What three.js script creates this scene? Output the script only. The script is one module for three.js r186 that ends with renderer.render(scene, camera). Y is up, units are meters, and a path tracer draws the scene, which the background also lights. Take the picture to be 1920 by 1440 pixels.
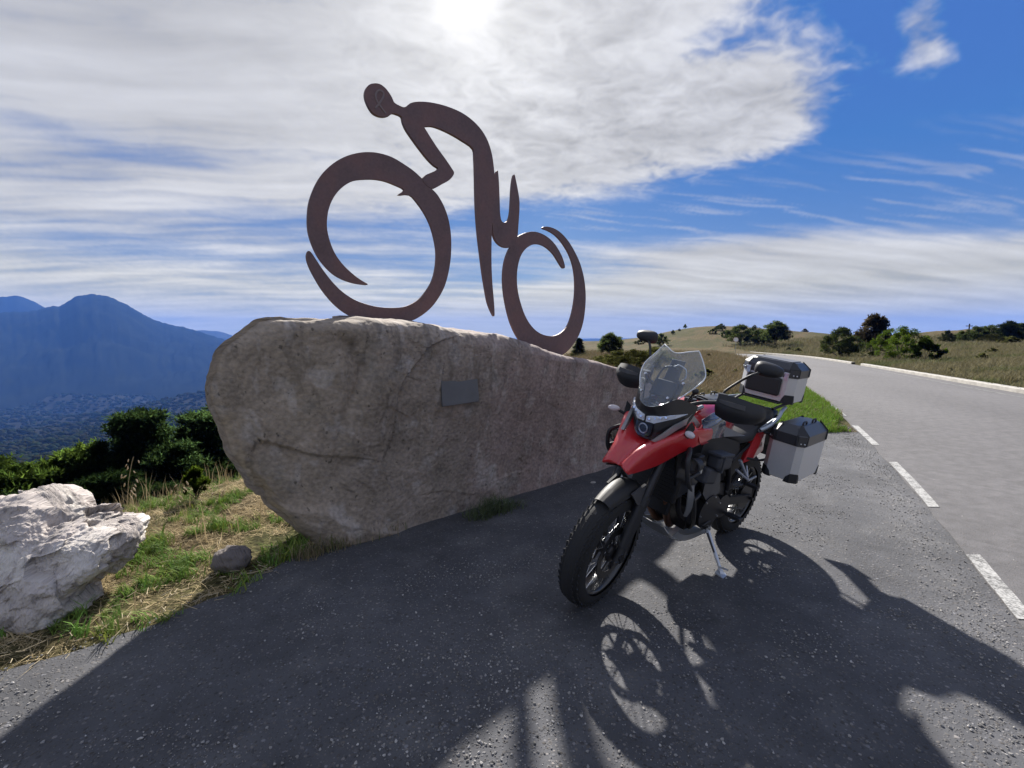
import * as THREE from 'three';
import { mergeGeometries, mergeVertices, toCreasedNormals } from 'three/addons/utils/BufferGeometryUtils.js';
import { RoundedBoxGeometry } from 'three/addons/geometries/RoundedBoxGeometry.js';
import { ConvexGeometry } from 'three/addons/geometries/ConvexGeometry.js';
import { createNoise3D, createNoise2D } from 'simplex-noise';

// ------------------------------------------------------------------ camera, sky, sun, exposure
const scene = new THREE.Scene();
const FOCAL = 870, PITCH = Math.atan((720 - 634) / FOCAL), EYE = 1.5;
const camera = new THREE.PerspectiveCamera(2 * Math.atan(720 / FOCAL) * 180 / Math.PI, 4 / 3, 0.05, 60000);
camera.position.set(0, EYE, 0);
camera.rotation.x = -PITCH;
scene.add(camera);
const SUN_AZ = -5.3 * Math.PI / 180, SUN_EL = 34.6 * Math.PI / 180;            // azimuth from straight ahead, to the right positive
const SUN_DIR = new THREE.Vector3(Math.sin(SUN_AZ) * Math.cos(SUN_EL), Math.sin(SUN_EL), -Math.cos(SUN_AZ) * Math.cos(SUN_EL));
const renderer = new THREE.WebGLRenderer({ antialias: true });
renderer.toneMapping = THREE.LinearToneMapping;
const EXPO = 2.1, HAZE = 0.0001, HAZE_COLOR = [0.13, 0.33, 1.0];
renderer.toneMappingExposure = EXPO;
renderer.shadowMap.enabled = true;
const sun = new THREE.DirectionalLight(new THREE.Color(1, 0.95, 0.88), 5);
sun.position.copy(SUN_DIR).multiplyScalar(60); sun.castShadow = true; sun.shadow.radius = 2.4;
sun.shadow.mapSize.set(4096, 4096);
Object.assign(sun.shadow.camera, { left: -25, right: 25, top: 25, bottom: -25, near: 1, far: 160 });
scene.add(sun); scene.add(sun.target);

// ------------------------------------------------------------------ numbers
function rng(seed) { let a = seed >>> 0; return () => { a = (a + 0x6D2B79F5) | 0; let t = Math.imul(a ^ (a >>> 15), 1 | a); t = (t + Math.imul(t ^ (t >>> 7), 61 | t)) ^ t; return ((t ^ (t >>> 14)) >>> 0) / 4294967296; }; }
const n3 = createNoise3D(rng(11)), n2 = createNoise2D(rng(12));
function fbm3(x, y, z, o = 4, g = 0.5, l = 2.03) { let s = 0, a = 1, t = 0; for (let i = 0; i < o; i++) { s += a * n3(x, y, z); t += a; a *= g; x = x * l + 7.1; y = y * l + 3.3; z = z * l - 5.7; } return s / t; }
function fbm2(x, y, o = 4, g = 0.5, l = 2.03) { let s = 0, a = 1, t = 0; for (let i = 0; i < o; i++) { s += a * n2(x, y); t += a; a *= g; x = x * l + 7.1; y = y * l + 3.3; } return s / t; }
const clamp = (x, a = 0, b = 1) => Math.min(b, Math.max(a, x));
const sstep = (a, b, x) => { const t = clamp((x - a) / (b - a)); return t * t * (3 - 2 * t); };
const lerp = (a, b, t) => a + (b - a) * t;
function table(pts, x) { if (x <= pts[0][0]) return pts[0][1]; for (let i = 1; i < pts.length; i++) if (x <= pts[i][0]) { const [a, u] = pts[i - 1], [b, v] = pts[i]; return u + (v - u) * (x - a) / (b - a); } return pts[pts.length - 1][1]; }
// a photo pixel (1920 x 1440) gives a direction; f counts metres ahead of the camera (f = -z)
const cp = Math.cos(PITCH), sp = Math.sin(PITCH);
function ray(px, py) { const x = (px - 960) / FOCAL, v = (720 - py) / FOCAL; return [x, v * cp - sp, cp + v * sp]; }           // x, up, f
function onGround(px, py, y = 0) { const r = ray(px, py), t = (y - EYE) / r[1]; return [t * r[0], t * r[2]]; }              // x, f
function azElOf(px, py) { const r = ray(px, py); return [Math.atan2(r[0], r[2]), Math.atan2(r[1], Math.hypot(r[0], r[2]))]; }

// ------------------------------------------------------------------ the sky: air and broken high cloud
{
  const W = 3072, H = 1536, data = new Float32Array(W * H * 4);
  const D = Math.PI / 180;
  // clear patches (+) and thick patches (-) in azimuth / elevation degrees: az, el, width, height, amount
  const spots = [
    [44, 22, 12, 14, 1.35], [31, 15.2, 15, 3.2, 1.15], [15, 13.2, 13, 2.6, 0.95], [46, 13, 10, 4.5, 0.85], [56, 24, 12, 16, 1.3], [60, 13, 12, 6, 0.8], [36, 33, 10, 6, 0.55],
    [3, 14.2, 9, 2.2, 0.60], [72, 28, 14, 16, 0.9], [-9, 13, 9, 2.2, 0.35],
    [17, 24, 12, 5.5, -0.60], [28, 22, 5.5, 4.2, -0.60], [3, 24, 12, 8, -0.55], [12, 32, 14, 9, -0.35], [-18, 28, 22, 14, -0.30], [-38, 22, 18, 12, -0.30], [-5, 33, 12, 10, -0.4],
    [31, 4.5, 15, 4.0, -0.70], [46, 5.5, 15, 5.0, -0.95], [60, 6, 12, 5, -0.7], [8, 3.5, 14, 3.2, -0.4], [-8, 9, 16, 2.6, 0.46], [-36, 8.5, 14, 1.8, 0.50], [2, 7.6, 10, 1.6, 0.30], [-28, 12.5, 14, 1.8, 0.40], [-40, 17, 12, 1.6, 0.28], [-20, 19, 12, 1.4, 0.22], [-12, 5.5, 18, 1.4, 0.18],
    [20.5, 29.0, 7, 2.4, 0.62], [12, 28, 6, 1.6, 0.22], [39.8, 25.5, 2.4, 4.0, -1.45], [42, 22.5, 1.8, 2.2, -0.7], [47.5, 12.7, 2.5, 0.7, -0.55], [22, 9.6, 9, 1.1, -0.35], [45, 10.6, 10, 1.4, -0.35],
  ];
  const sv = SUN_DIR;
  for (let j = 0; j < H; j++) {
    const el = ((j + 0.5) / H - 0.5) * Math.PI;
    if (el < -0.02) { for (let i = 0; i < W; i++) { const k = (j * W + i) * 4; data[k] = 0.17; data[k + 1] = 0.19; data[k + 2] = 0.22; data[k + 3] = 1; } continue; }
    const ce = Math.cos(el), se = Math.sin(el), ed = el / D;
    for (let i = 0; i < W; i++) {
      const a = ((i + 0.5) / W - 0.5) * 2 * Math.PI;                              // atan2(z, x)
      const x = ce * Math.cos(a), z = ce * Math.sin(a), k = (j * W + i) * 4;
      const az = Math.atan2(x, -z) / D;
      // clear air
      const cosS = x * sv.x + se * sv.y + z * sv.z, angS = Math.acos(clamp(cosS, -1, 1)) / D, e0 = Math.max(ed, 0);
      const low = Math.exp(-e0 / 6);
      let r = lerp(0.040, 0.34, low), g = lerp(0.178, 0.46, low), b = lerp(0.56, 0.62, low);
      const pale = 0.13 * Math.exp(-Math.abs(az - 5) / 22) * sstep(26, 8, e0); r += pale * 0.8; g += pale * 0.9; b += pale * 0.6;
      const halo = 0.14 * Math.exp(-angS / 11); r += halo; g += halo; b += halo;
      // cloud sheet on a plane far above, drawn out along its bands
      const q = 1 / (Math.max(se, 0) + 0.10), cx = x * q, cz = z * q;
      const wx = fbm2(cx * 0.7 + 3, cz * 0.7, 3) * 0.10, wz = fbm2(cx * 0.7 - 9, cz * 0.7 + 5, 3) * 0.08;
      const u = cx * 0.985 - cz * 0.17 + wx, v = cz * 0.985 + cx * 0.17 + wz;
      const big = fbm2(u * 0.5 + 1.7, v * 0.9 + 4.2, 3);
      const band = fbm2(u * 0.42 + 11, v * 2.3 - 6, 6, 0.52);
      const p1 = fbm2(cx * 2.3 + 4, cz * 3.0 + 1, 3, 0.5), bil = 1 - 2.2 * Math.abs(fbm2(cx * 4.1 + p1 * 0.35, cz * 5.3 - p1 * 0.3, 6, 0.58));
      const puff = 0.62 * fbm2(cx * 2.6 + p1 * 0.2 + 7, cz * 3.6, 8, 0.60) + 0.30 * (bil - 0.45);
      const wisp = fbm2(u * 0.9 + puff * 0.08, v * 7.5 + 2, 6, 0.58);
      let hole = 0;
      for (const s of spots) { const da = (az - s[0]) / s[2], de = (ed - s[1]) / s[3], e = da * da + de * de; if (e < 9) hole += s[4] * Math.exp(-e); }
      const upper = sstep(9, 20, ed) * sstep(-30, 6, az + 0.25 * ed), c = 0.50 + big * 0.24 + band * 0.30 * (1 - 0.5 * upper) + lerp(wisp * 0.22, puff * 0.74, 0.15 + 0.85 * upper) - hole + 0.08 * sstep(14, 4, ed);
      const cover = sstep(-0.20, 0.78, c), thick = sstep(0.45, 1.4, c);
      const glow = 0.34 * Math.exp(-angS / 10) + 0.42 * Math.exp(-(angS * angS) / 11) + 0.10 * Math.exp(-angS / 30);
      const tex_ = lerp(band * 0.17 + wisp * 0.07, puff * 0.30 + band * 0.05, upper) + big * 0.08 + puff * 0.04;
      const bodyL = 0.57 + glow - 0.06 * thick + tex_;
      const warm = Math.exp(-angS / 25), blueIn = clamp(0.50 - bodyL, 0, 0.25);
      const veil = 0.30 * sstep(0.02, 0.55, wisp + 0.4 * band) * sstep(20, 13, ed), op = Math.max(cover * 0.95, veil);
      let R1 = lerp(r, bodyL * lerp(0.96, 1.01, warm) - blueIn * 0.25, op), G1 = lerp(g, bodyL * lerp(0.985, 1.0, warm) - blueIn * 0.08, op), B1 = lerp(b, bodyL * lerp(1.10, 0.995, warm) + blueIn * 0.22, op);
      const hz = 0.65 * Math.exp(-e0 / 3.4); R1 = lerp(R1, 0.54, hz); G1 = lerp(G1, 0.57, hz); B1 = lerp(B1, 0.58, hz);
      // what the built haze in front will add and take away again
      const T = Math.max(0.62, Math.exp(-HAZE * Math.min(8800, 480 / Math.max(se, 0.01)))), Li = 0.33;
      data[k] = Math.max(0.03, (R1 / EXPO - HAZE_COLOR[0] * Li * (1 - T)) / T); data[k + 1] = Math.max(0.05, (G1 / EXPO - HAZE_COLOR[1] * Li * (1 - T)) / T); data[k + 2] = Math.max(0.08, (B1 / EXPO - HAZE_COLOR[2] * Li * 1.08 * (1 - T)) / T); data[k + 3] = 1;
    }
  }
  const sky = new THREE.DataTexture(data, W, H, THREE.RGBAFormat, THREE.FloatType);
  sky.mapping = THREE.EquirectangularReflectionMapping; sky.magFilter = THREE.LinearFilter; sky.minFilter = THREE.LinearFilter; sky.needsUpdate = true;
  scene.background = sky; scene.environment = sky;
}

// ------------------------------------------------------------------ small builders
const taken = {};
function numbered(name) { const n = taken[name] = (taken[name] ?? -1) + 1; return n ? `${name}_${String(n).padStart(3, '0')}` : name; }
function sh(o) { o.castShadow = true; o.receiveShadow = true; return o; }
function mesh(name, geo, mat, parent) { const m = sh(new THREE.Mesh(geo, mat)); m.name = parent ? name : numbered(name); (parent ?? scene).add(m); return m; }
function tag(o, label, category, group) { o.userData.label = label; o.userData.category = category; if (group) o.userData.group = group; return o; }
function structure(o, label) { o.userData.kind = 'structure'; if (label) o.userData.label = label; return o; }
function thing(name, x, y, f, turn, label, category, group) { const g = new THREE.Group(); g.name = numbered(name); g.position.set(x, y, -f); g.rotation.y = turn; scene.add(g); return tag(g, label, category, group); }
function col(r, g, b) { return new THREE.Color().setRGB(r, g, b); }
function std(r, g, b, rough = 0.8, metal = 0, extra = {}) { return new THREE.MeshStandardMaterial({ color: col(r, g, b), roughness: rough, metalness: metal, ...extra }); }
function phys(r, g, b, rough, extra) { return new THREE.MeshPhysicalMaterial({ color: col(r, g, b), roughness: rough, ...extra }); }
function tex(W, H, fn, srgb, rx = 1, ry = 1) {
  const d = new Uint8Array(W * H * 4), o = [0, 0, 0];
  for (let j = 0; j < H; j++) for (let i = 0; i < W; i++) { fn(i / W, j / H, o, i, j); const k = (j * W + i) * 4; d[k] = clamp(o[0]) * 255; d[k + 1] = clamp(o[1]) * 255; d[k + 2] = clamp(o[2]) * 255; d[k + 3] = 255; }
  const t = new THREE.DataTexture(d, W, H); t.wrapS = t.wrapT = THREE.RepeatWrapping; t.magFilter = THREE.LinearFilter; t.minFilter = THREE.LinearMipmapLinearFilter; t.generateMipmaps = true; t.repeat.set(rx, ry);
  if (srgb) t.colorSpace = THREE.SRGBColorSpace; t.needsUpdate = true; return t;
}
const toS = c => c <= 0.0031308 ? 12.92 * c : 1.055 * Math.pow(c, 1 / 2.4) - 0.055;
function tileNoise(W, o, seed) { // periodic fbm on a W x W grid, by value lattice
  const out = new Float32Array(W * W); let amp = 1, tot = 0, cells = o[0];
  for (let k = 0; k < o[1]; k++) {
    const R = rng(seed + k * 17), lat = new Float32Array(cells * cells); for (let i = 0; i < lat.length; i++) lat[i] = R() * 2 - 1;
    for (let j = 0; j < W; j++) { const y = j / W * cells, y0 = Math.floor(y), ty = sstep(0, 1, y - y0), ya = (y0 % cells) * cells, yb = ((y0 + 1) % cells) * cells;
      for (let i = 0; i < W; i++) { const x = i / W * cells, x0 = Math.floor(x), tx = sstep(0, 1, x - x0), xa = x0 % cells, xb = (x0 + 1) % cells;
        out[j * W + i] += amp * lerp(lerp(lat[ya + xa], lat[ya + xb], tx), lerp(lat[yb + xa], lat[yb + xb], tx), ty); } }
    tot += amp; amp *= 0.55; cells = Math.min(cells * 2, W);
  }
  for (let i = 0; i < out.length; i++) out[i] /= tot; return out;
}
function gridGeo(nu, nv, fn, uvfn, closeU) { // fn(i/nu, j/nv) -> [x, y, z]
  const pos = [], uv = [], idx = [];
  for (let j = 0; j <= nv; j++) for (let i = 0; i <= nu; i++) { const p = fn(i / nu, j / nv); pos.push(p[0], p[1], p[2]); const w = uvfn ? uvfn(p, i / nu, j / nv) : [i / nu, j / nv]; uv.push(w[0], w[1]); }
  for (let j = 0; j < nv; j++) for (let i = 0; i < nu; i++) { const a = j * (nu + 1) + i, b = a + 1, c = a + nu + 1, d = c + 1; idx.push(a, b, d, a, d, c); }
  const g = new THREE.BufferGeometry(); g.setAttribute('position', new THREE.Float32BufferAttribute(pos, 3)); g.setAttribute('uv', new THREE.Float32BufferAttribute(uv, 2)); g.setIndex(idx); g.computeVertexNormals(); return g;
}
function strip(g) { const o = g.index ? g.toNonIndexed() : g.clone(); for (const k of Object.keys(o.attributes)) if (!['position', 'normal', 'uv'].includes(k)) o.deleteAttribute(k); if (!o.attributes.uv) o.setAttribute('uv', new THREE.BufferAttribute(new Float32Array(o.attributes.position.count * 2), 2)); if (!o.attributes.normal) o.computeVertexNormals(); return o; }
const merge = list => mergeGeometries(list.map(strip));
const mv = (g, x, y, z) => g.translate(x, y, z);
function tube(pts, r, seg = 8, n = 0, closed = false) { const c = new THREE.CatmullRomCurve3(pts.map(p => new THREE.Vector3(...p)), closed, 'catmullrom', 0.35); return new THREE.TubeGeometry(c, n || Math.max(6, pts.length * 6), r, seg, closed); }
function rod(a, b, r, r2 = r, seg = 10) { const A = new THREE.Vector3(...a), B = new THREE.Vector3(...b), d = B.clone().sub(A), L = d.length(); const g = new THREE.CylinderGeometry(r2, r, L, seg); g.applyQuaternion(new THREE.Quaternion().setFromUnitVectors(new THREE.Vector3(0, 1, 0), d.normalize())); return g.translate((A.x + B.x) / 2, (A.y + B.y) / 2, (A.z + B.z) / 2); }
function rbox(w, h, d, r, x = 0, y = 0, z = 0) { return new RoundedBoxGeometry(w, h, d, 2, Math.min(r, w / 2.01, h / 2.01, d / 2.01)).translate(x, y, z); }
function hull(pts) { return new ConvexGeometry(pts.map(p => new THREE.Vector3(...p))); }
function poly2(pts, depth, bevel = 0, curve = false, holes = []) { // 2-D outline -> slab centred on z = 0
  const s = new THREE.Shape(curve ? new THREE.SplineCurve(pts.map(p => new THREE.Vector2(...p))).getPoints(pts.length * 4) : pts.map(p => new THREE.Vector2(...p)));
  for (const h of holes) s.holes.push(new THREE.Path(h.map(p => new THREE.Vector2(...p))));
  return new THREE.ExtrudeGeometry(s, { depth: depth - 2 * bevel, bevelEnabled: bevel > 0, bevelSize: bevel, bevelThickness: bevel, bevelSegments: 2, steps: 1 }).translate(0, 0, -depth / 2 + bevel);
}
const cr = (a, b, c, d, t) => 0.5 * ((2 * b) + (c - a) * t + (2 * a - 5 * b + 4 * c - d) * t * t + (3 * b - a - 3 * c + d) * t * t * t);
function spline2d(rows, u, v) { // rows[j][i] = [x, y, z]; smooth in both ways, passing through the points
  const R = rows.length, C = rows[0].length, y = v * (R - 1), x = u * (C - 1), j = Math.min(R - 2, Math.floor(y)), i = Math.min(C - 2, Math.floor(x)), ty = y - j, tx = x - i, o = [0, 0, 0];
  const at = (a, b, k) => { const aa = clamp(a, 0, R - 1), bb = clamp(b, 0, C - 1); return rows[aa][bb][k]; };
  for (let k = 0; k < 3; k++) { const q = []; for (let m = -1; m <= 2; m++) q.push(cr(at(j + m, i - 1, k), at(j + m, i, k), at(j + m, i + 1, k), at(j + m, i + 2, k), tx)); o[k] = cr(q[0], q[1], q[2], q[3], ty); }
  return o;
}
function shell(rows, nu, nv, th = 0.006) { // a skin of real thickness through a net of points
  const front = gridGeo(nu, nv, (u, v) => spline2d(rows, u, v)), P = front.attributes.position, N = front.attributes.normal, n = P.count, w = nu + 1;
  const pos = [...P.array], uv = [...front.attributes.uv.array, ...front.attributes.uv.array], idx = [...front.index.array];
  for (let i = 0; i < n; i++) pos.push(P.getX(i) - N.getX(i) * th, P.getY(i) - N.getY(i) * th, P.getZ(i) - N.getZ(i) * th);
  const f = front.index.array; for (let i = 0; i < f.length; i += 3) idx.push(f[i] + n, f[i + 2] + n, f[i + 1] + n);
  const edge = []; for (let i = 0; i <= nu; i++) edge.push(i); for (let j = 1; j <= nv; j++) edge.push(j * w + nu); for (let i = nu - 1; i >= 0; i--) edge.push(nv * w + i); for (let j = nv - 1; j > 0; j--) edge.push(j * w);
  for (let i = 0; i < edge.length; i++) { const a = edge[i], b = edge[(i + 1) % edge.length]; idx.push(a, a + n, b, b, a + n, b + n); }
  const g = new THREE.BufferGeometry(); g.setAttribute('position', new THREE.Float32BufferAttribute(pos, 3)); g.setAttribute('uv', new THREE.Float32BufferAttribute(uv, 2)); g.setIndex(idx);
  return toCreasedNormals(g, 0.7);
}
const mir = rows => rows.map(r => [...r.slice(1).reverse().map(p => [p[0], p[1], -p[2]]), ...r]);   // centre line first -> both sides
const flipZ = g => { const o = strip(g); const P = o.attributes.position, N = o.attributes.normal, U = o.attributes.uv; const sw = (A, k, a, b) => { for (let i = 0; i < k; i++) { const t = A.array[a * k + i]; A.array[a * k + i] = A.array[b * k + i]; A.array[b * k + i] = t; } };
  for (let i = 0; i < P.count; i++) { P.setZ(i, -P.getZ(i)); N.setZ(i, -N.getZ(i)); } for (let i = 0; i < P.count; i += 3) { sw(P, 3, i, i + 2); sw(N, 3, i, i + 2); sw(U, 2, i, i + 2); } return o; };
function loft(sections, cap = true, crease = 0.6) { // closed rings of equal length
  const n = sections[0].length, pos = [], idx = []; for (const s of sections) for (const p of s) pos.push(...p);
  for (let j = 0; j < sections.length - 1; j++) for (let i = 0; i < n; i++) { const a = j * n + i, b = j * n + (i + 1) % n; idx.push(a, b, b + n, a, b + n, a + n); }
  if (cap) for (const [j, s] of [[0, 1], [sections.length - 1, -1]]) { const c = [0, 0, 0]; for (const p of sections[j]) for (let k = 0; k < 3; k++) c[k] += p[k] / n; const ci = pos.length / 3; pos.push(...c); for (let i = 0; i < n; i++) { const a = j * n + i, b = j * n + (i + 1) % n; s > 0 ? idx.push(ci, b, a) : idx.push(ci, a, b); } }
  const g = new THREE.BufferGeometry(); g.setAttribute('position', new THREE.Float32BufferAttribute(pos, 3)); g.setIndex(idx); return toCreasedNormals(g, crease);
}

// ------------------------------------------------------------------ the lie of the land
const CREST = [[-30, -40], [-12, -14], [-8, -5], [-5.4, 0.4], [-4.0, 2.3], [-3.15, 3.55], [-2.75, 4.5], [-1.5, 6.2], [0.8, 9], [2.3, 14], [4.2, 24], [7, 45], [10, 80], [16, 160], [44, 400], [160, 1500], [900, 9000]];
function crestSide(x, f) { // metres to the left of the crest line (negative on the plateau)
  let best = 1e18, sgn = 1;
  for (let i = 0; i < CREST.length - 1; i++) {
    const [ax, af] = CREST[i], [bx, bf] = CREST[i + 1], dx = bx - ax, df = bf - af, t = clamp(((x - ax) * dx + (f - af) * df) / (dx * dx + df * df));
    const qx = x - ax - t * dx, qf = f - af - t * df, d = qx * qx + qf * qf;
    if (d < best) { best = d; sgn = dx * (f - af) - df * (x - ax) > 0 ? 1 : -1; }
  }
  return Math.sqrt(best) * sgn;
}
const DROP = [[0, 0], [0.6, -0.10], [1.6, -0.62], [4, -2.4], [9, -5.6], [20, -11], [60, -25], [200, -62], [600, -130], [1500, -262], [3000, -300], [9000, -300]];
function curve(pts, x) { // smooth through the points
  const n = pts.length; if (x <= pts[0][0]) return pts[0][1] + (x - pts[0][0]) * (pts[1][1] - pts[0][1]) / (pts[1][0] - pts[0][0]); if (x >= pts[n - 1][0]) return pts[n - 1][1];
  let i = 0; while (x > pts[i + 1][0]) i++;
  const s = k => k <= 0 ? (pts[1][1] - pts[0][1]) / (pts[1][0] - pts[0][0]) : k >= n - 1 ? (pts[n - 1][1] - pts[n - 2][1]) / (pts[n - 1][0] - pts[n - 2][0]) : (pts[k + 1][1] - pts[k - 1][1]) / (pts[k + 1][0] - pts[k - 1][0]);
  const h = pts[i + 1][0] - pts[i][0], t = (x - pts[i][0]) / h, t2 = t * t, t3 = t2 * t;
  return (2 * t3 - 3 * t2 + 1) * pts[i][1] + (t3 - 2 * t2 + t) * h * s(i) + (-2 * t3 + 3 * t2) * pts[i + 1][1] + (t3 - t2) * h * s(i + 1);
}
const ROAD_L = [[-12, -5.9], [2.91, 3.08], [4.69, 4.15], [7.13, 5.49], [9.6, 6.78], [12.3, 8.06], [20, 11.7], [30, 15.9], [45, 22], [80, 32], [120, 38]];
const ROAD_R = [[-12, 3], [4, 10.4], [12.7, 14.0], [30, 22], [46, 28.6], [67, 34], [82, 37.3], [120, 44]];
const roadL = f => curve(ROAD_L, f), roadR = f => curve(ROAD_R, f);
const grade = f => { const t = Math.max(0, Math.min(f, 120) - 9); return -0.0105 * t * t / (t + 4); };
const LAY_L = [[-12, -9], [-2, -5.0], [0.6, -3.25], [1.6, -2.55], [2.0, -2.24], [2.3, -1.86], [2.7, -1.6], [3.15, -1.50], [4.2, -0.22], [5.0, 0.78], [5.9, 1.8], [6.5, 2.9], [7.0, 4.1], [7.3, 5.2]];
const layL = f => table(LAY_L, f) + 0.05 * n2(f * 3.1, 7.7) + 0.03 * n2(f * 9, 3.1);
function pavedDist(x, f) { // rough metres outside the paved ground
  const d1 = f < 7.3 ? table(LAY_L, f) - x : 99, d2 = roadL(f) - x, d3 = x - roadR(f);
  let left = f < 7.3 ? Math.min(d1 * 0.75, 99) : d2 * 0.85; if (f >= 6.2 && f < 9) left = Math.max(0, Math.min(d2 * 0.85, left < 90 ? Math.max(left, (f - 7.3)) : 99));
  return Math.max(left, d3 * 0.9);
}
function hump(x, f, cx, cf, sx, sf, a) { const u = (x - cx) / sx, v = (f - cf) / sf, e = u * u + v * v; return e > 12 ? 0 : a * Math.exp(-e); }
function landHeight(x, f) {
  const d = crestSide(x, f), r = Math.hypot(x, f), out = pavedDist(x, f), rough = sstep(0.1, 1.2, out);
  let h = grade(f);
  if (d > 0) {
    h += table(DROP, d) + (d > 3 ? fbm2(x * 0.03, f * 0.03, 4) * Math.min(d * 0.06, 6) : 0);
    if (d > 150) h += fbm2(x * 0.0012 + 3, f * 0.0012, 5) * Math.min((d - 150) * 0.05, 60);
  } else {
    const dr = x - roadR(Math.min(f, 110));
    h += 1.05 * sstep(0.3, 26, dr) + 0.2 * sstep(20, 60, dr);
    h += hump(x, f, 52, 126, 19, 36, 5.4) + hump(x, f, 104, 92, 28, 30, 3.4);
    if (r > 150) h += fbm2(x * 0.006, f * 0.006, 3) * 3 - sstep(180, 1500, r) * 60 - sstep(1500, 5000, r) * 240;
  }
  if (r < 200) h += rough * (0.045 * fbm2(x * 1.1, f * 1.1, 3) + 0.02 * fbm2(x * 4.3, f * 4.3, 2) + 0.22 * sstep(6, 20, out) * fbm2(x * 0.16, f * 0.16, 3)) - (out < 0 ? 0.03 : 0.0) ;
  return h;
}
// litter and dry soil, tiles of 1.6 m
const soilN = tileNoise(512, [8, 6], 5), soilF = tileNoise(512, [64, 3], 9);
const soilMap = tex(512, 512, (u, v, o, i, j) => { const k = j * 512 + i, a = 0.78 + 0.22 * soilN[k] + 0.34 * soilF[k]; o[0] = a; o[1] = a * 0.985; o[2] = a * 0.96; }, true);
const soilBump = tex(512, 512, (u, v, o, i, j) => { const k = j * 512 + i; o[0] = o[1] = o[2] = 0.5 + 0.3 * soilN[k] + 0.4 * soilF[k]; }, false);
{
  const az = []; for (let a = -180; a < -64; a += 4) az.push(a); for (let a = -64; a < 64; a += 0.33) az.push(a); for (let a = 64; a <= 180; a += 4) az.push(a); if (az[az.length - 1] < 180) az.push(180);
  const rr = [0.02]; let r = 0.5; while (r < 9000) { rr.push(r); r *= r < 14 ? 1.022 : r < 200 ? 1.028 : 1.03; }
  const pos = [], uv = [], colr = [], idx = [], w = az.length;
  for (const q of rr) for (const a of az) {
    const x = q * Math.sin(a * Math.PI / 180), f = q * Math.cos(a * Math.PI / 180), h = landHeight(x, f), d = crestSide(x, f);
    pos.push(x, h, -f); uv.push(x / 1.6, f / 1.6);
    const p = fbm2(x * 0.5 + 4, f * 0.5, 4), p2 = fbm2(x * 0.055, f * 0.055 + 8, 4), p3 = fbm2(x * 0.0045, f * 0.0045, 5);
    let c = [0.21, 0.162, 0.090];                                                       // straw and soil
    const green = sstep(-0.05, 0.45, p) * 0.55; c = c.map((k, i) => lerp(k, [0.085, 0.115, 0.03][i], green));
    if (d < 0) { const o = sstep(-0.25, 0.35, p2 + 0.3 * p) * 0.75; c = c.map((k, i) => lerp(k * 0.80, [0.080, 0.090, 0.036][i], o)); }
    const wood = sstep(2, 14, d); c = c.map((k, i) => lerp(k, [0.048, 0.060, 0.028][i] * (1 + 0.5 * p2), wood));
    const far = sstep(120, 600, d); const field = sstep(0.30, 0.5, p3) * 0.35; c = c.map((k, i) => lerp(k, lerp([0.009, 0.012, 0.007][i], [0.016, 0.016, 0.010][i], field) * (1 + 0.35 * p2), far));
    colr.push(...c);
  }
  for (let j = 0; j < rr.length - 1; j++) for (let i = 0; i < w - 1; i++) { const a = j * w + i; idx.push(a, a + 1, a + w + 1, a, a + w + 1, a + w); }
  const g = new THREE.BufferGeometry(); g.setAttribute('position', new THREE.Float32BufferAttribute(pos, 3)); g.setAttribute('uv', new THREE.Float32BufferAttribute(uv, 2)); g.setAttribute('color', new THREE.Float32BufferAttribute(colr, 3)); g.setIndex(idx); g.computeVertexNormals();
  structure(mesh('ground', g, new THREE.MeshPhysicalMaterial({ vertexColors: true, map: soilMap, bumpMap: soilBump, bumpScale: 0.02, roughness: 1, specularIntensity: 0.15 })), 'dry grass plateau falling away to a wooded valley');
}
// ---- asphalt
function asphalt(seed, base, stone, nStone, rMin, rMax) {
  const W = 1024, N = tileNoise(W, [16, 6], seed), c = new Float32Array(W * W), hgt = new Float32Array(W * W), tintA = new Float32Array(W * W), R = rng(seed);
  for (let i = 0; i < W * W; i++) { c[i] = base * (1 + 0.30 * N[i] + 0.35 * (R() - 0.5)); hgt[i] = 0.35 + 0.2 * N[i] + 0.12 * R(); }
  for (let s = 0; s < nStone; s++) {
    const x = R() * W, y = R() * W, rad = rMin + (rMax - rMin) * R() * R(), b = base * (0.6 + stone * R() * R()), e = 0.6 + 0.4 * R(), an = R() * 3.14, ca = Math.cos(an), sa = Math.sin(an), t = R();
    for (let j = -Math.ceil(rad); j <= rad; j++) for (let i = -Math.ceil(rad); i <= rad; i++) { const p = (i * ca + j * sa) / rad, q = (j * ca - i * sa) / (rad * e), m = p * p + q * q; if (m > 1) continue; const k = (((y + j) | 0) + W) % W * W + (((x + i) | 0) + W) % W; c[k] = b * (0.9 + 0.2 * R()); hgt[k] = 0.55 + 0.45 * Math.sqrt(1 - m); tintA[k] = t; }
  }
  const map = tex(W, W, (u, v, o, i, j) => { const k = j * W + i, a = c[k], t = tintA[k]; o[0] = toS(a * (1.01 + 0.12 * t)); o[1] = toS(a); o[2] = toS(a * (1.05 - 0.16 * t)); }, true);
  const bump = tex(W, W, (u, v, o, i, j) => { o[0] = o[1] = o[2] = hgt[j * W + i]; }, false);
  return { map, bump };
}
const ASP = asphalt(31, 0.064, 2.6, 15000, 1.2, 5.5), RD = asphalt(57, 0.108, 1.5, 16000, 1.0, 3.6);
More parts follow.
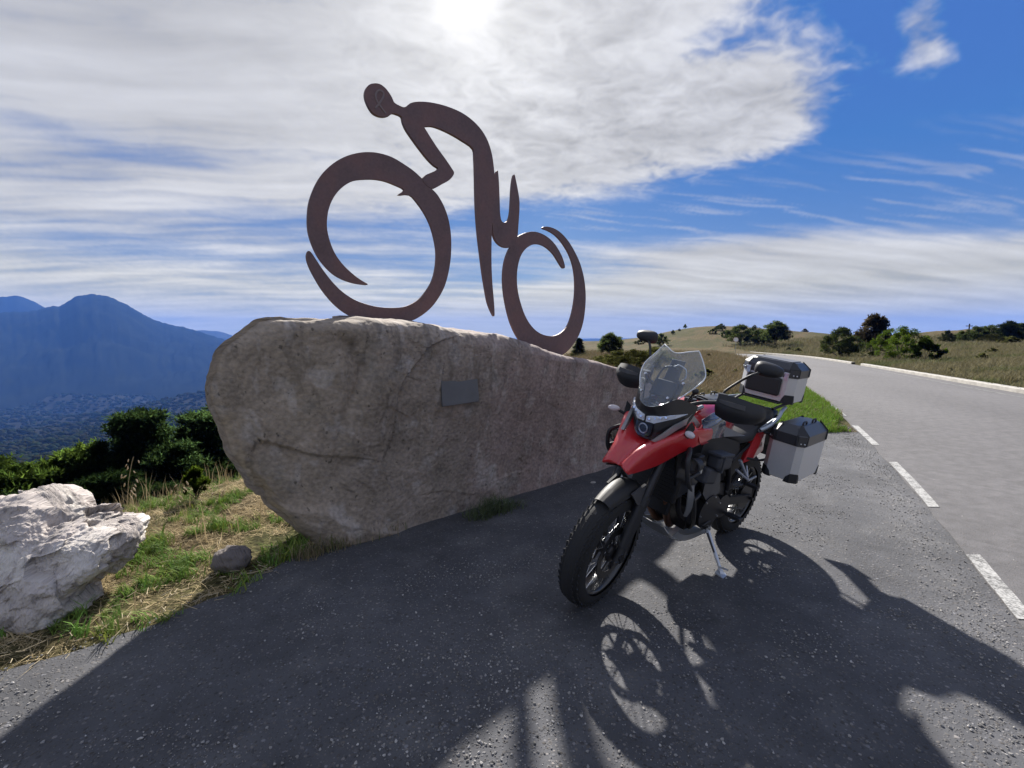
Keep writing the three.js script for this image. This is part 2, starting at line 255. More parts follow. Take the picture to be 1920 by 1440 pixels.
function sheet(name, f0, f1, nf, nx, xl, xr, lift, mat, tile, colour, label) {
  const pos = [], uv = [], cl = [], idx = [];
  for (let j = 0; j <= nf; j++) { const f = f0 + (f1 - f0) * j / nf, a = xl(f), b = xr(f); for (let i = 0; i <= nx; i++) { const x = lerp(a, b, i / nx); pos.push(x, grade(f) + lift, -f); uv.push(x / tile, f / tile); cl.push(...colour(x, f, i / nx)); } }
  for (let j = 0; j < nf; j++) for (let i = 0; i < nx; i++) { const a = j * (nx + 1) + i; idx.push(a, a + 1, a + nx + 2, a, a + nx + 2, a + nx + 1); }
  const g = new THREE.BufferGeometry(); g.setAttribute('position', new THREE.Float32BufferAttribute(pos, 3)); g.setAttribute('uv', new THREE.Float32BufferAttribute(uv, 2)); g.setAttribute('color', new THREE.Float32BufferAttribute(cl, 3)); g.setIndex(idx); g.computeVertexNormals();
  return structure(mesh(name, g, mat), label);
}
const layMat = new THREE.MeshStandardMaterial({ map: ASP.map, bumpMap: ASP.bump, bumpScale: 0.0035, roughness: 0.88, vertexColors: true });
const roadMat = new THREE.MeshStandardMaterial({ map: RD.map, bumpMap: RD.bump, bumpScale: 0.003, roughness: 0.85, vertexColors: true });
sheet('lay_by', -9, 7.3, 240, 120, layL, f => roadL(f) + 0.12, 0.004, layMat, 1.7, (x, f) => {
  const p = fbm2(x * 0.9, f * 0.9, 4), q = fbm2(x * 0.3 + 9, f * 0.3, 3), s = 0.96 + 0.20 * p + 0.18 * q; const dust = sstep(0.0, 0.55, fbm2(x * 1.3 + 3, f * 1.3, 5)) * 0.34 + 0.45 * Math.exp(-(((x - (roadL(f) - 0.3)) / 0.28) ** 2)) * (0.6 + 0.6 * p);
  return [s * 0.96 + dust, s * 0.99 + dust * 0.97, s * 1.05 + dust * 0.86];
}, 'dark coarse asphalt of the lay-by');
const road = sheet('road', -11, 118, 420, 30, f => roadL(f) - 0.05 + 0.02 * n2(f * 4, 1), roadR, 0.009, roadMat, 1.3, (x, f, u) => { const p = fbm2(x * 0.35, f * 0.08, 3), s = 1 + 0.10 * p + 0.05 * Math.cos((u - 0.27) * 12.5); return [s * 1.03, s, s * 0.97]; }, 'grey asphalt road curving out of sight');
{
  // worn white paint: the broken line beside the lay-by, each stroke a piece of its own, and the faint edge line opposite
  const N = tileNoise(512, [16, 6], 77), F = tileNoise(512, [128, 2], 78);
  const wear = tex(512, 512, (u, v, o, i, j) => { const k = j * 512 + i, w = clamp(0.78 + 0.45 * N[k] + 0.55 * F[k] - 0.10, 0.20, 0.95); o[0] = toS(w * 0.44); o[1] = toS(w * 0.435); o[2] = toS(w * 0.42); }, true);
  const paint = new THREE.MeshStandardMaterial({ map: wear, roughness: 0.8, bumpMap: RD.bump, bumpScale: 0.002 });
  const F1 = py => onGround(960, py)[1];
  const strokes = [[F1(1165), F1(1043)], [F1(953), F1(868)], [F1(836), F1(799)], [F1(781), F1(757)], [F1(748.5), F1(733)], [F1(727), F1(717)], [F1(1700), F1(1390)], [27.6, 31], [35, 38.4], [42.5, 46]];
  for (const [a, b] of strokes) {
    const n = 8, pos = [], uv = [], idx = [];
    for (let j = 0; j <= n; j++) { const f = lerp(a, b, j / n), e = 0.004 * n2(f * 20, a); for (let i = 0; i <= 1; i++) { const x = roadL(f) + (i ? 0.054 : -0.044) + e; pos.push(x, grade(f) + 0.0135, -f); uv.push(x * 0.9, f * 0.9); } }
    for (let j = 0; j < n; j++) idx.push(j * 2, j * 2 + 1, j * 2 + 3, j * 2, j * 2 + 3, j * 2 + 2);
    const g = new THREE.BufferGeometry(); g.setAttribute('position', new THREE.Float32BufferAttribute(pos, 3)); g.setAttribute('uv', new THREE.Float32BufferAttribute(uv, 2)); g.setIndex(idx); g.computeVertexNormals();
    mesh('broken_line_stroke', g, paint, road);
  }
  const faint = new THREE.MeshStandardMaterial({ map: wear, color: col(0.55, 0.55, 0.55), roughness: 0.85 });
  const g = gridGeo(1, 120, (u, v) => { const f = lerp(0, 80, v); return [roadR(f) - 0.62 + 0.11 * u, grade(f) + 0.0135, -f]; }, p => [p[0] * 0.9, p[2] * 0.9]);
  mesh('edge_line', g, faint, road);
  // kerb of pale concrete on the far side, broken once where the verge spills over it
  const KN = tileNoise(512, [8, 7], 91);
  const kerbMap = tex(512, 512, (u, v, o, i, j) => { const a = 0.86 + 0.3 * KN[j * 512 + i]; o[0] = toS(a * 0.40); o[1] = toS(a * 0.38); o[2] = toS(a * 0.345); }, true);
  const kerbMat = new THREE.MeshStandardMaterial({ map: kerbMap, roughness: 0.9 });
  for (const [a, b, label] of [[-6, 28.2, 'long pale concrete kerb beside the road up to the gap'], [30.2, 95, 'pale concrete kerb continuing beyond the gap round the bend']]) {
    const prof = [[0.0, -0.1], [0.0, 0.115], [0.03, 0.135], [0.24, 0.135], [0.26, 0.12], [0.26, -0.1]], nf = 160;
    const k = gridGeo(prof.length - 1, nf, (u, v) => { const q = prof[Math.round(u * (prof.length - 1))], f = lerp(a, b, v); return [roadR(f) + q[0] + 0.01 * n2(f * 2, 5), grade(f) + q[1], -f]; }, (p, u, v) => [u * 0.6, lerp(a, b, v) * 0.8]);
    structure(mesh('kerb', toCreasedNormals(k, 0.5), kerbMat), label);
  }
}
// ---- far relief: the blue mountain, its neighbour, and low hills along the horizon
function ridge(name, r0, rTop, r1, azA, azB, na, nr, top, base, rough, colour, label) {
  const pos = [], cl = [], idx = [], uv = [];
  for (let j = 0; j <= nr; j++) { const r = lerp(r0, r1, j / nr); for (let i = 0; i <= na; i++) {
    const a = lerp(azA, azB, i / na), T = top(a), s = r < rTop ? Math.pow(sstep(0, 1, (r - r0) / (rTop - r0)), 0.8) : sstep(1, 0, (r - rTop) / (r1 - rTop));
    const x = r * Math.sin(a), f = r * Math.cos(a), nn = fbm3(x * 0.0016, f * 0.0016, 2, 5), gul = 1 - Math.abs(fbm2(a * 26 + nn * 0.6, r * 0.0006, 4)) * 2;
    const k = s * (1 - s) * 4, h = lerp(base, T, s) + (nn * rough + gul * rough * 0.22) * k - (j === 0 ? 30 : 0);
    pos.push(x, h, -f); uv.push(x / 40, f / 40); const m = 1 + 0.6 * fbm2(x * 0.004, f * 0.004, 4); cl.push(colour[0] * m, colour[1] * m, colour[2] * m); } }
  for (let j = 0; j < nr; j++) for (let i = 0; i < na; i++) { const a = j * (na + 1) + i; idx.push(a, a + 1, a + na + 2, a, a + na + 2, a + na + 1); }
  const g = new THREE.BufferGeometry(); g.setAttribute('position', new THREE.Float32BufferAttribute(pos, 3)); g.setAttribute('uv', new THREE.Float32BufferAttribute(uv, 2)); g.setAttribute('color', new THREE.Float32BufferAttribute(cl, 3)); g.setIndex(idx); g.computeVertexNormals();
  return structure(mesh(name, g, new THREE.MeshPhysicalMaterial({ vertexColors: true, roughness: 1, specularIntensity: 0 })), label);
}
const skyline = list => { const t = list.map(([px, py]) => { const r = ray(px, py); return [Math.atan2(r[0], r[2]), r[1] / Math.hypot(r[0], r[2])]; }); return a => curve(t, a); };
{
  const A = px => azElOf(px, 620)[0], deg = Math.PI / 180;
  const main = skyline([[-700, 640], [-300, 600], [-120, 590], [0, 586], [60, 584], [95, 576], [118, 573], [140, 558], [160, 553.5], [180, 553], [205, 558], [240, 573], [262, 586], [290, 600], [330, 611], [360, 617], [395, 629], [440, 641], [520, 652], [640, 664], [760, 676]]);
  ridge('mountain', 2600, 5000, 6800, A(-900), A(760), 420, 90, a => EYE + main(a) * 5000 + 9 * fbm2(a * 90, 3, 3), -300, 45, [0.013, 0.016, 0.012], 'blue wooded mountain with a rounded summit across the valley');
  const second = skyline([[-900, 600], [-400, 560], [-150, 550], [-40, 556], [5, 557], [35, 555], [55, 562], [85, 577], [130, 600], [200, 630], [300, 660]]);
  ridge('mountain', 5200, 6600, 8200, A(-900), A(300), 240, 40, a => EYE + second(a) * 6600 + 7 * fbm2(a * 80, 9, 3), -300, 25, [0.013, 0.016, 0.012], 'second blue ridge showing left of the rounded summit');
  const far = skyline([[250, 640], [330, 625], [375, 619], [390, 620], [415, 622], [440, 630], [480, 634], [600, 636], [760, 638], [900, 636], [1050, 637], [1110, 635], [1200, 634], [1400, 631], [1470, 628], [1500, 627], [1600, 632], [1920, 632], [2600, 634]]);
  ridge('far_hills', 6000, 7600, 8600, A(200), 70 * deg, 300, 24, a => EYE + far(a) * 7600 + 5 * fbm2(a * 60, 4, 3), -300, 30, [0.05, 0.055, 0.045], 'low hazy hills along the horizon');
}
scene.fog = new THREE.FogExp2(col(...HAZE_COLOR), HAZE);

// ------------------------------------------------------------------ rocks from their outline, with depth of their own
function wallFrame(ox, of, tx, tf) { // an upright plane: origin on the ground, direction along it; local x along, y up, z towards the camera
  const L = Math.hypot(tx, tf); tx /= L; tf /= L; const nx = tf, nf = -tx;
  return { ox, of, turn: Math.atan2(tf, tx), at(px, py, back = 0) { const r = ray(px, py), b = (ox - nx * back) * nx + (of - nf * back) * nf, t = b / (r[0] * nx + r[2] * nf), x = r[0] * t, f = r[2] * t; return [(x - ox) * tx + (f - of) * tf, EYE + r[1] * t]; } };
}
function resample(pts, n) { const c = new THREE.CatmullRomCurve3(pts.map(p => new THREE.Vector3(p[0], p[1], 0)), true, 'catmullrom', 0.5); return c.getSpacedPoints(n).slice(0, n).map(p => [p.x, p.y]); }
function slabRock(outline, o) { // o: n, rings, depth, round, lean(x,y) -> z, bump(x,y,z,front) -> metres, jag
  const N = o.n, ol = resample(outline, N); let cx = 0, cy = 0; for (const p of ol) { cx += p[0] / N; cy += p[1] / N; } if (o.centre) [cx, cy] = o.centre;
  ol.forEach((p, i) => { const j = (o.jag ?? 0.015) * fbm3(p[0] * 4, p[1] * 4, 1, 4), d = Math.hypot(p[0] - cx, p[1] - cy); p[0] += (p[0] - cx) / d * j; p[1] += (p[1] - cy) / d * j; });
  const prof = [], K = o.rings, S = o.sides ?? 24, R = o.round, B = Math.max(6, K >> 2);
  for (let k = 0; k <= K; k++) prof.push([k / K, 0]);                                    // front: radius share, depth share
  for (let k = 1; k < S; k++) prof.push([1, k / S]);
  for (let k = 0; k <= B; k++) prof.push([1 - k / B, 1]);
  const pos = [], uv = [], idx = [];
  for (const [s, d] of prof) for (let i = 0; i <= N; i++) {
    const p = ol[i % N]; let q = s;
    const edge = clamp((1 - s) * Math.hypot(p[0] - cx, p[1] - cy) / R);                  // 0 at the rim
    const bow = Math.sin(Math.PI * clamp(d)) * (o.belly ?? 0.03);
    let x = cx + (p[0] - cx) * q, y = cy + (p[1] - cy) * q; const L = Math.hypot(p[0] - cx, p[1] - cy) || 1;
    const zf = o.lean(x, y), dep = typeof o.depth === 'function' ? o.depth(x, y) : o.depth, Rr = Math.min(R, dep * 0.46), rim = Rr * (1 - Math.sqrt(1 - (1 - edge) * (1 - edge)));
    let z = d === 0 ? zf - rim : d === 1 ? zf - dep + rim : lerp(zf - Rr, zf - dep + Rr, d);
    const out = (d === 0 ? 0.35 * (1 - edge) : 1) * bow; x += (p[0] - cx) / L * out; y += (p[1] - cy) / L * out;
    const b = o.bump(x, y, z), fr = d === 0 ? edge : d === 1 ? -edge : 0, si = d === 0 || d === 1 ? 1 - edge : 1;
    z += b * fr; x += (p[0] - cx) / L * b * si; y += (p[1] - cy) / L * b * si;
    pos.push(x, y, z); uv.push(x + (d > 0 ? d * dep : 0) + 3, y + 1);
  }
  const w = N + 1; for (let j = 0; j < prof.length - 1; j++) for (let i = 0; i < N; i++) { const a = j * w + i; idx.push(a, a + 1, a + w + 1, a, a + w + 1, a + w); }
  const g = new THREE.BufferGeometry(); g.setAttribute('position', new THREE.Float32BufferAttribute(pos, 3)); g.setAttribute('uv', new THREE.Float32BufferAttribute(uv, 2)); g.setIndex(idx); g.computeVertexNormals();
  const Nn = g.attributes.normal; for (let j = 0; j < prof.length; j++) { const a = j * w, b = a + N; for (const k of ['X', 'Y', 'Z']) { const m = Nn['get' + k](a) + Nn['get' + k](b); Nn['set' + k](a, m); Nn['set' + k](b, m); } }
  return g;
}
const WALL = wallFrame(-1.357, 3.148, 2.382, 1.976);
const STEM_BACK = 0.24;                                                                     // sculpture stands this far behind the foot of the face
const stone = [[572, 1022], [520, 985], [478, 930], [448, 880], [420, 820], [401, 760], [397, 715], [402, 685], [413, 660], [432, 642], [470, 622], [500, 610], [525, 604], [560, 601.5], [600, 602], [640, 603], [690, 600], [740, 602], [790, 606], [830, 615], [880, 624], [930, 629], [970, 638], [1000, 648], [1045, 664], [1100, 673], [1150, 686], [1190, 701], [1230, 726], [1256, 765], [1258, 800], [1225, 852], [1170, 884], [1130, 900], [1060, 925], [1000, 945], [930, 972], [860, 992], [800, 1010], [740, 1030], [680, 1046], [610, 1052]].map(p => WALL.at(...p, 0.34 * sstep(560, 400, p[0]) + (p[1] < 700 && p[0] > 450 ? -0.02 : 0.05)));
const plaquePx = [[826, 697], [893, 693], [897, 752], [829, 762]];
const plaqueC = WALL.at(861, 726, -0.11), topLine = x => table([[-0.5, 1.5], [0.2, 1.65], [1.0, 1.62], [2.0, 1.50], [3.4, 1.1]], x);
const boulderFace = (x, y) => -0.01 + 0.19 * sstep(0.25, 1.45, y) * sstep(-0.3, 0.5, x) + 0.03 * Math.sin(x * 1.2 + 0.6) - 0.30 * sstep(0.25, -0.55, x);
const chips = (() => { const R = rng(71), a = []; for (let i = 0; i < 46; i++) a.push([R() * 4.4 - 0.7, R() * 1.6, 0.06 + 0.22 * R() * R(), 0.4 + 0.6 * R(), R() * 3.14, 0.008 + 0.030 * R()]); return a; })();
// split faces: irregular cells, each a plane of its own tilt, meeting at sharp edges
function facets(x, y, z, sc, seed, warp = 0.4) {
  const wx = x * sc + warp * n3(x * sc * 0.9, y * sc * 0.9, z * sc * 0.9 + seed), wy = y * sc + warp * n3(x * sc * 0.9 + 9, y * sc * 0.9, z * sc * 0.9 + seed), wz = z * sc;
  let best = 1e9, out = 0; const i0 = Math.floor(wx), j0 = Math.floor(wy), k0 = Math.floor(wz);
  for (let k = -1; k <= 1; k++) for (let j = -1; j <= 1; j++) for (let i = -1; i <= 1; i++) {
    const a = i0 + i, b = j0 + j, c = k0 + k, h = (n) => { const s = Math.sin(a * 127.1 + b * 311.7 + c * 74.7 + n * 53.3 + seed * 17.7) * 43758.5453; return s - Math.floor(s); };
    const dx = a + h(1) - wx, dy = b + h(2) - wy, dz = c + h(3) - wz, d = dx * dx + dy * dy + dz * dz; if (d < best) { best = d; out = (h(4) - 0.5) * 0.7 + (h(5) - 0.5) * dx * 1.6 + (h(6) - 0.5) * dy * 1.6; } }
  return out;
}
// the breaks one can make out on the face: a crease that runs down from the top, a hollow left of it, a slanting flank, a ledge at the foot
const line = pts => pts.map(p => WALL.at(...p, -0.05));
function nearLine(L, x, y) { let best = 1e9, side = 1; for (let i = 0; i < L.length - 1; i++) { const [ax, ay] = L[i], [bx, by] = L[i + 1], dx = bx - ax, dy = by - ay, t = clamp(((x - ax) * dx + (y - ay) * dy) / (dx * dx + dy * dy)), qx = x - ax - t * dx, qy = y - ay - t * dy, d = Math.hypot(qx, qy); if (d < best) { best = d; side = dx * qy - dy * qx > 0 ? 1 : -1; } } return [best, side]; }
const crease = line([[628, 606], [655, 650], [672, 690], [668, 735], [650, 775], [640, 830], [652, 880]]), flank = line([[400, 700], [430, 760], [462, 840], [505, 905], [560, 965], [590, 1030]]), ledge = line([[560, 968], [620, 975], [690, 990], [760, 1000], [820, 996]]), notch = line([[455, 700], [470, 760], [520, 800], [560, 870]]), hollow = WALL.at(560, 760, -0.05);
function boulderBump(x, y, z) {
  const pl = sstep(0.16, 0.30, Math.hypot((x - plaqueC[0]) * 0.8, y - plaqueC[1])), leftish = sstep(1.15, 0.45, x), front = sstep(-0.55, -0.2, z);
  const wob = 0.05 * fbm3(x * 3, y * 3, z * 3, 3);
  let b = 0.022 * fbm3(x * 1.1, y * 1.1, z * 1.1, 2) + 0.004 * fbm3(x * 5 + 3, y * 5, z * 5, 4) + 0.003 * fbm3(x * 21, y * 21, z * 21, 3);
  b += (0.008 + 0.045 * leftish) * facets(x, y, z, 1.05, 3, 0.15) + (0.004 + 0.008 * leftish) * facets(x, y, z, 3.2, 8, 0.15) + 0.004 * facets(x, y, z, 12, 9, 0.2);
  const top = sstep(0.03, 0.22, topLine(x) - y), front_ = front * lerp(0.12, 1, top);
  if (front > 0) {
    const [dc, sc] = nearLine(crease, x + wob, y); b -= front_ * (sc > 0 ? 0.060 * Math.exp(-dc / 0.035) : 0.060 * Math.exp(-dc / 0.18)) + front_ * 0.012 * Math.exp(-((dc / 0.03) ** 2));
    const [df, sf] = nearLine(flank, x + wob, y); b -= front_ * (sf < 0 ? 0.12 * (1 - Math.exp(-df / 0.15)) : 0.012 * Math.exp(-df / 0.05));
    const [dl, sl] = nearLine(ledge, x, y + wob * 0.7); b += front * (sl < 0 ? 0.045 * Math.exp(-dl / 0.14) : 0.045 * Math.exp(-dl / 0.02));
    const [dn, sn] = nearLine(notch, x + wob, y); b -= front_ * 0.010 * Math.exp(-dn / (sn < 0 ? 0.10 : 0.03));
    const hx = (x - hollow[0]) / 0.26, hy = (y - hollow[1]) / 0.34; b -= front_ * 0.035 * Math.exp(-(hx * hx + hy * hy));
  }
  for (const [px, py, r, e, an, d] of chips) { const dx = x - px, dy = y - py, u = (dx * Math.cos(an) + dy * Math.sin(an)) / r, v = (dy * Math.cos(an) - dx * Math.sin(an)) / (r * e); const m = u * u + v * v; if (m < 1 && z > -0.35) b -= d * 0.22 * (1 - m) * (1.0 + 0.8 * u); }
  return b * lerp(0.12, 1, pl);
}
const boulderGeo = slabRock(stone, { n: 520, rings: 150, depth: x => lerp(0.24, 0.95, sstep(-0.45, 0.8, x)), round: 0.15, lean: boulderFace, bump: boulderBump, jag: 0.02, centre: [1.35, 0.85], sides: 30, belly: 0.04 });
// sandstone: buff grey, pinkish to the right, pale scars, dark specks and drip stains; one picture over the whole stone (5.6 x 2.4 m), nothing repeats
const stoneMap = tex(2048, 1024, (u, v, o) => {
  const x = u * 5.6 - 0.9 + 0.0, y = v * 2.4 - 0.2;
  const a = fbm2(x * 1.1, y * 1.1, 5), b = fbm2(x * 4.5 + 9, y * 3.2, 5), c = fbm2(x * 22, y * 22, 4), s = fbm2(x * 7 + b * 0.4, y * 0.9 + 5, 4);
  const pink = sstep(0.9, 2.0, x + 0.5 * a), warm = sstep(1.3, -0.4, x + 0.6 * b);
  let r = lerp(0.262, 0.262, pink), g = lerp(0.218, 0.203, pink), bl = lerp(0.180, 0.182, pink);
  r = lerp(r, 0.290, warm * 0.6); g = lerp(g, 0.236, warm * 0.6); bl = lerp(bl, 0.175, warm * 0.6);
  let m = 1 + 0.26 * a + 0.26 * b + 0.34 * c;
  const crack = 1 - Math.abs(fbm2(x * 1.3 + 50 + 0.3 * b, y * 1.0 + 20, 4)) * 1.0; m *= 1 - 0.20 * sstep(0.972, 0.995, crack) * sstep(-0.1, 0.3, fbm2(x * 1.1 + 70, y * 1.1, 2));
  m *= 1 - 0.30 * sstep(0.15, 0.55, s) * sstep(0.3, 1.4, y);                              // drip stains
  const pale = sstep(0.28, 0.52, fbm2(x * 2.3 + 17, y * 1.7 + 4, 5)) * 0.5 + sstep(0.36, 0.5, fbm2(x * 6 + 2, y * 1.6 + 31, 4)) * 0.35; r = lerp(r, 0.37, pale); g = lerp(g, 0.335, pale); bl = lerp(bl, 0.305, pale);
  const dark = sstep(0.52, 0.66, fbm2(x * 13 + 4, y * 9, 4)) * 0.55; m *= 1 - dark;
  const lichen = sstep(0.30, 0.6, fbm2(x * 1.8 + 40, y * 1.8, 5)) * sstep(1.6, 0.4, x) * 0.35; r = lerp(r, 0.17, lichen); g = lerp(g, 0.16, lichen); bl = lerp(bl, 0.14, lichen);
  o[0] = toS(r * m); o[1] = toS(g * m); o[2] = toS(bl * m);
}, true);
const stoneFine = tex(1024, 1024, (() => { const A = tileNoise(1024, [32, 5], 14), B = tileNoise(1024, [8, 4], 15); return (u, v, o, i, j) => { const k = j * 1024 + i; let h = 0.5 + 0.35 * A[k] + 0.2 * B[k]; o[0] = o[1] = o[2] = h; }; })(), false);
function setUV(g, sx, ox, sy, oy) { const U = g.attributes.uv; for (let i = 0; i < U.count; i++) U.setXY(i, U.getX(i) * sx + ox, U.getY(i) * sy + oy); return g; }
setUV(boulderGeo, 1 / 5.6, (-3 + 0.9) / 5.6, 1 / 2.4, (-1 + 0.2) / 2.4);
stoneFine.repeat.set(4, 2);
const boulderMat = new THREE.MeshStandardMaterial({ map: stoneMap, bumpMap: stoneFine, bumpScale: 0.012, roughness: 0.92 });
const boulder = mesh('monument_boulder', boulderGeo, boulderMat); boulder.position.set(WALL.ox, 0, -WALL.of); boulder.rotation.y = WALL.turn;
tag(boulder, 'huge buff sandstone boulder carrying the bicycle sculpture', 'boulder');
{ // plaque, held by four small bolts
  const zp = boulderFace(...plaqueC) + boulderBump(...plaqueC, boulderFace(...plaqueC)) + 0.005, q = plaquePx.map(p => WALL.at(...p, -zp)), cx = q.reduce((s, p) => s + p[0], 0) / 4, cy = q.reduce((s, p) => s + p[1], 0) / 4;
  const p = thing('plaque', WALL.ox, 0, WALL.of, WALL.turn, 'blank grey metal plaque bolted to the boulder face', 'plaque');
  const N = tileNoise(512, [8, 6], 41);
  const pm = tex(512, 512, (u, v, o, i, j) => { const a = 0.13 * (1 + 0.22 * N[j * 512 + i]); o[0] = toS(a * 0.95); o[1] = toS(a * 1.0); o[2] = toS(a * 1.06); }, true);
  const plateGeo = poly2(q.map(a => [a[0] - cx, a[1] - cy]), 0.014, 0.002);
  const plate = mesh('plate', plateGeo, new THREE.MeshStandardMaterial({ map: pm, roughness: 0.5, metalness: 0.35 }), p); plate.position.set(cx, cy, zp); plate.rotation.x = -0.03;
  for (const a of q) { const b = mesh('bolt', new THREE.CylinderGeometry(0.007, 0.008, 0.008, 10).rotateX(Math.PI / 2), std(0.18, 0.17, 0.17, 0.5, 0.6), p); b.position.set(lerp(a[0], cx, 0.09), lerp(a[1], cy, 0.09), zp + 0.009); }
}
// ------------------------------------------------------------------ the steel bicycle
{
  const FR = wallFrame(WALL.ox - Math.sin(WALL.turn) * STEM_BACK, WALL.of + Math.cos(WALL.turn) * STEM_BACK, 2.382, 1.976);
  const Z = list => list.map(([u, v]) => FR.at(550 + 0.375 * u, 140 + 0.375 * v));
  const g = thing('bicycle_sculpture', FR.ox, 0, FR.of, FR.turn, 'brown flat steel cyclist sculpture on top of the boulder', 'sculpture');
  const N = tileNoise(1024, [8, 7], 61), F = tileNoise(1024, [96, 3], 62);
  const rust = tex(1024, 1024, (u, v, o, i, j) => { const k = j * 1024 + i, m = 1 + 0.18 * N[k] + 0.14 * F[k], t = sstep(-0.2, 0.5, N[k]); o[0] = toS(m * lerp(0.145, 0.158, t)); o[1] = toS(m * lerp(0.094, 0.091, t)); o[2] = toS(m * lerp(0.094, 0.086, t)); }, true, 0.7, 0.7);
  const steel = new THREE.MeshStandardMaterial({ map: rust, roughness: 0.62, metalness: 0.25 });
  const big = Z([[72, 884], [64, 910], [75, 955], [105, 1015], [145, 1080], [200, 1145], [255, 1190], [310, 1217], [400, 1235], [500, 1240], [570, 1235], [620, 1215], [680, 1170], [720, 1120], [752, 1060], [772, 990], [783, 920], [786, 850], [782, 780], [768, 710], [745, 650], [715, 600], [686, 570], [640, 522], [600, 485], [550, 450], [490, 415], [430, 396], [380, 390], [330, 393], [270, 408], [215, 435], [165, 475], [125, 525], [95, 585], [75, 650], [69, 720], [72, 780], [88, 840], [115, 900], [150, 950], [195, 995], [240, 1022], [290, 1040], [330, 1048], [370, 1050], [330, 1025], [285, 990], [240, 945], [205, 895], [180, 835], [166, 775], [165, 730], [172, 680], [190, 630], [220, 585], [260, 550], [300, 530], [350, 524], [400, 524], [450, 532], [500, 550], [552, 578], [522, 603], [580, 603], [620, 645], [660, 705], [685, 760], [702, 820], [712, 880], [712, 930], [705, 985], [690, 1035], [660, 1085], [625, 1125], [585, 1150], [545, 1163], [480, 1167], [420, 1162], [360, 1148], [300, 1125], [240, 1085], [190, 1035], [140, 970], [110, 925], [90, 895], [80, 884]]);
  const rider = Z([[408, 48], [380, 53], [362, 72], [355, 100], [360, 130], [375, 165], [395, 193], [420, 208], [450, 213], [475, 207], [492, 195], [515, 200], [538, 212], [545, 240], [560, 275], [590, 320], [630, 375], [670, 425], [700, 455], [722, 472], [640, 522], [686, 570], [740, 548], [775, 528], [793, 508], [799, 492], [790, 475], [760, 430], [720, 375], [690, 330], [665, 290], [650, 263], [665, 260], [690, 260], [720, 268], [780, 295], [840, 330], [897, 373], [903, 420], [906, 500], [908, 600], [912, 700], [920, 800], [932, 900], [945, 1000], [958, 1080], [970, 1140], [985, 1180], [1000, 1207], [1001, 1180], [997, 1120], [990, 1040], [986, 950], [986, 850], [988, 770], [991, 740], [995, 790], [1003, 820], [1020, 845], [1045, 862], [1075, 865], [1090, 858], [1112, 828], [1116, 812], [1120, 760], [1126, 640], [1118, 580], [1108, 530], [1101, 502], [1093, 530], [1088, 580], [1085, 640], [1080, 700], [1070, 730], [1052, 742], [1038, 735], [1030, 705], [1027, 640], [1024, 560], [1020, 500], [1017, 482], [1010, 495], [1003, 508], [998, 470], [990, 410], [970, 340], [940, 285], [895, 235], [840, 195], [780, 168], [720, 150], [660, 140], [610, 140], [580, 148], [553, 167], [525, 158], [500, 142], [490, 120], [475, 95], [455, 70], [430, 52]]);
  const small = Z([[1083, 863], [1116, 815], [1150, 795], [1190, 786], [1230, 793], [1270, 815], [1305, 850], [1335, 900], [1350, 940], [1354, 965], [1345, 968], [1325, 940], [1300, 900], [1270, 870], [1240, 852], [1210, 847], [1180, 855], [1150, 880], [1130, 915], [1117, 970], [1114, 1030], [1120, 1090], [1135, 1150], [1155, 1205], [1185, 1255], [1220, 1288], [1260, 1305], [1300, 1307], [1335, 1292], [1365, 1262], [1385, 1215], [1400, 1150], [1407, 1080], [1405, 1010], [1395, 950], [1375, 895], [1345, 845], [1310, 805], [1275, 782], [1242, 768], [1250, 762], [1285, 765], [1325, 785], [1365, 825], [1400, 880], [1430, 945], [1450, 1020], [1458, 1100], [1455, 1170], [1445, 1240], [1425, 1300], [1395, 1350], [1360, 1388], [1320, 1412], [1280, 1418], [1230, 1408], [1180, 1380], [1135, 1338], [1105, 1290], [1080, 1230], [1060, 1150], [1048, 1070], [1046, 1000], [1055, 930], [1075, 875]]);
  const dense = pts => { const c = new THREE.CatmullRomCurve3(pts.map(p => new THREE.Vector3(p[0], p[1], 0)), true, 'centripetal'); return c.getPoints(pts.length * 3).slice(0, -1).map(p => [p.x, p.y]); };
  mesh('front_wheel', poly2(dense(big), 0.024, 0.002), steel, g);
  mesh('rear_wheel', poly2(dense(small), 0.024, 0.002), steel, g);
  mesh('rider', poly2(dense(rider), 0.030, 0.002), steel, g);
  const rib = Z([[405, 172], [418, 158], [432, 138], [445, 115], [446, 97], [436, 86], [424, 84], [412, 92], [407, 110], [412, 132], [428, 158], [444, 180], [458, 198]]).map(p => [p[0], p[1], 0.0165]);
  const emblem = mesh('ribbon_emblem', tube(rib, 0.0085, 6, 80).scale(1, 1, 0.35).translate(0, 0, 0.0107), std(0.19, 0.145, 0.14, 0.6, 0.1), g); emblem.userData.label = 'pale looped ribbon welded on the rider head';
  const a = FR.at(636, 604), b = FR.at(672, 597);
  mesh('foot_plate', rbox(Math.abs(b[0] - a[0]) + 0.05, 0.05, 0.16, 0.006, (a[0] + b[0]) / 2, a[1] + 0.022, 0), std(0.16, 0.14, 0.14, 0.7, 0.2), g);
}
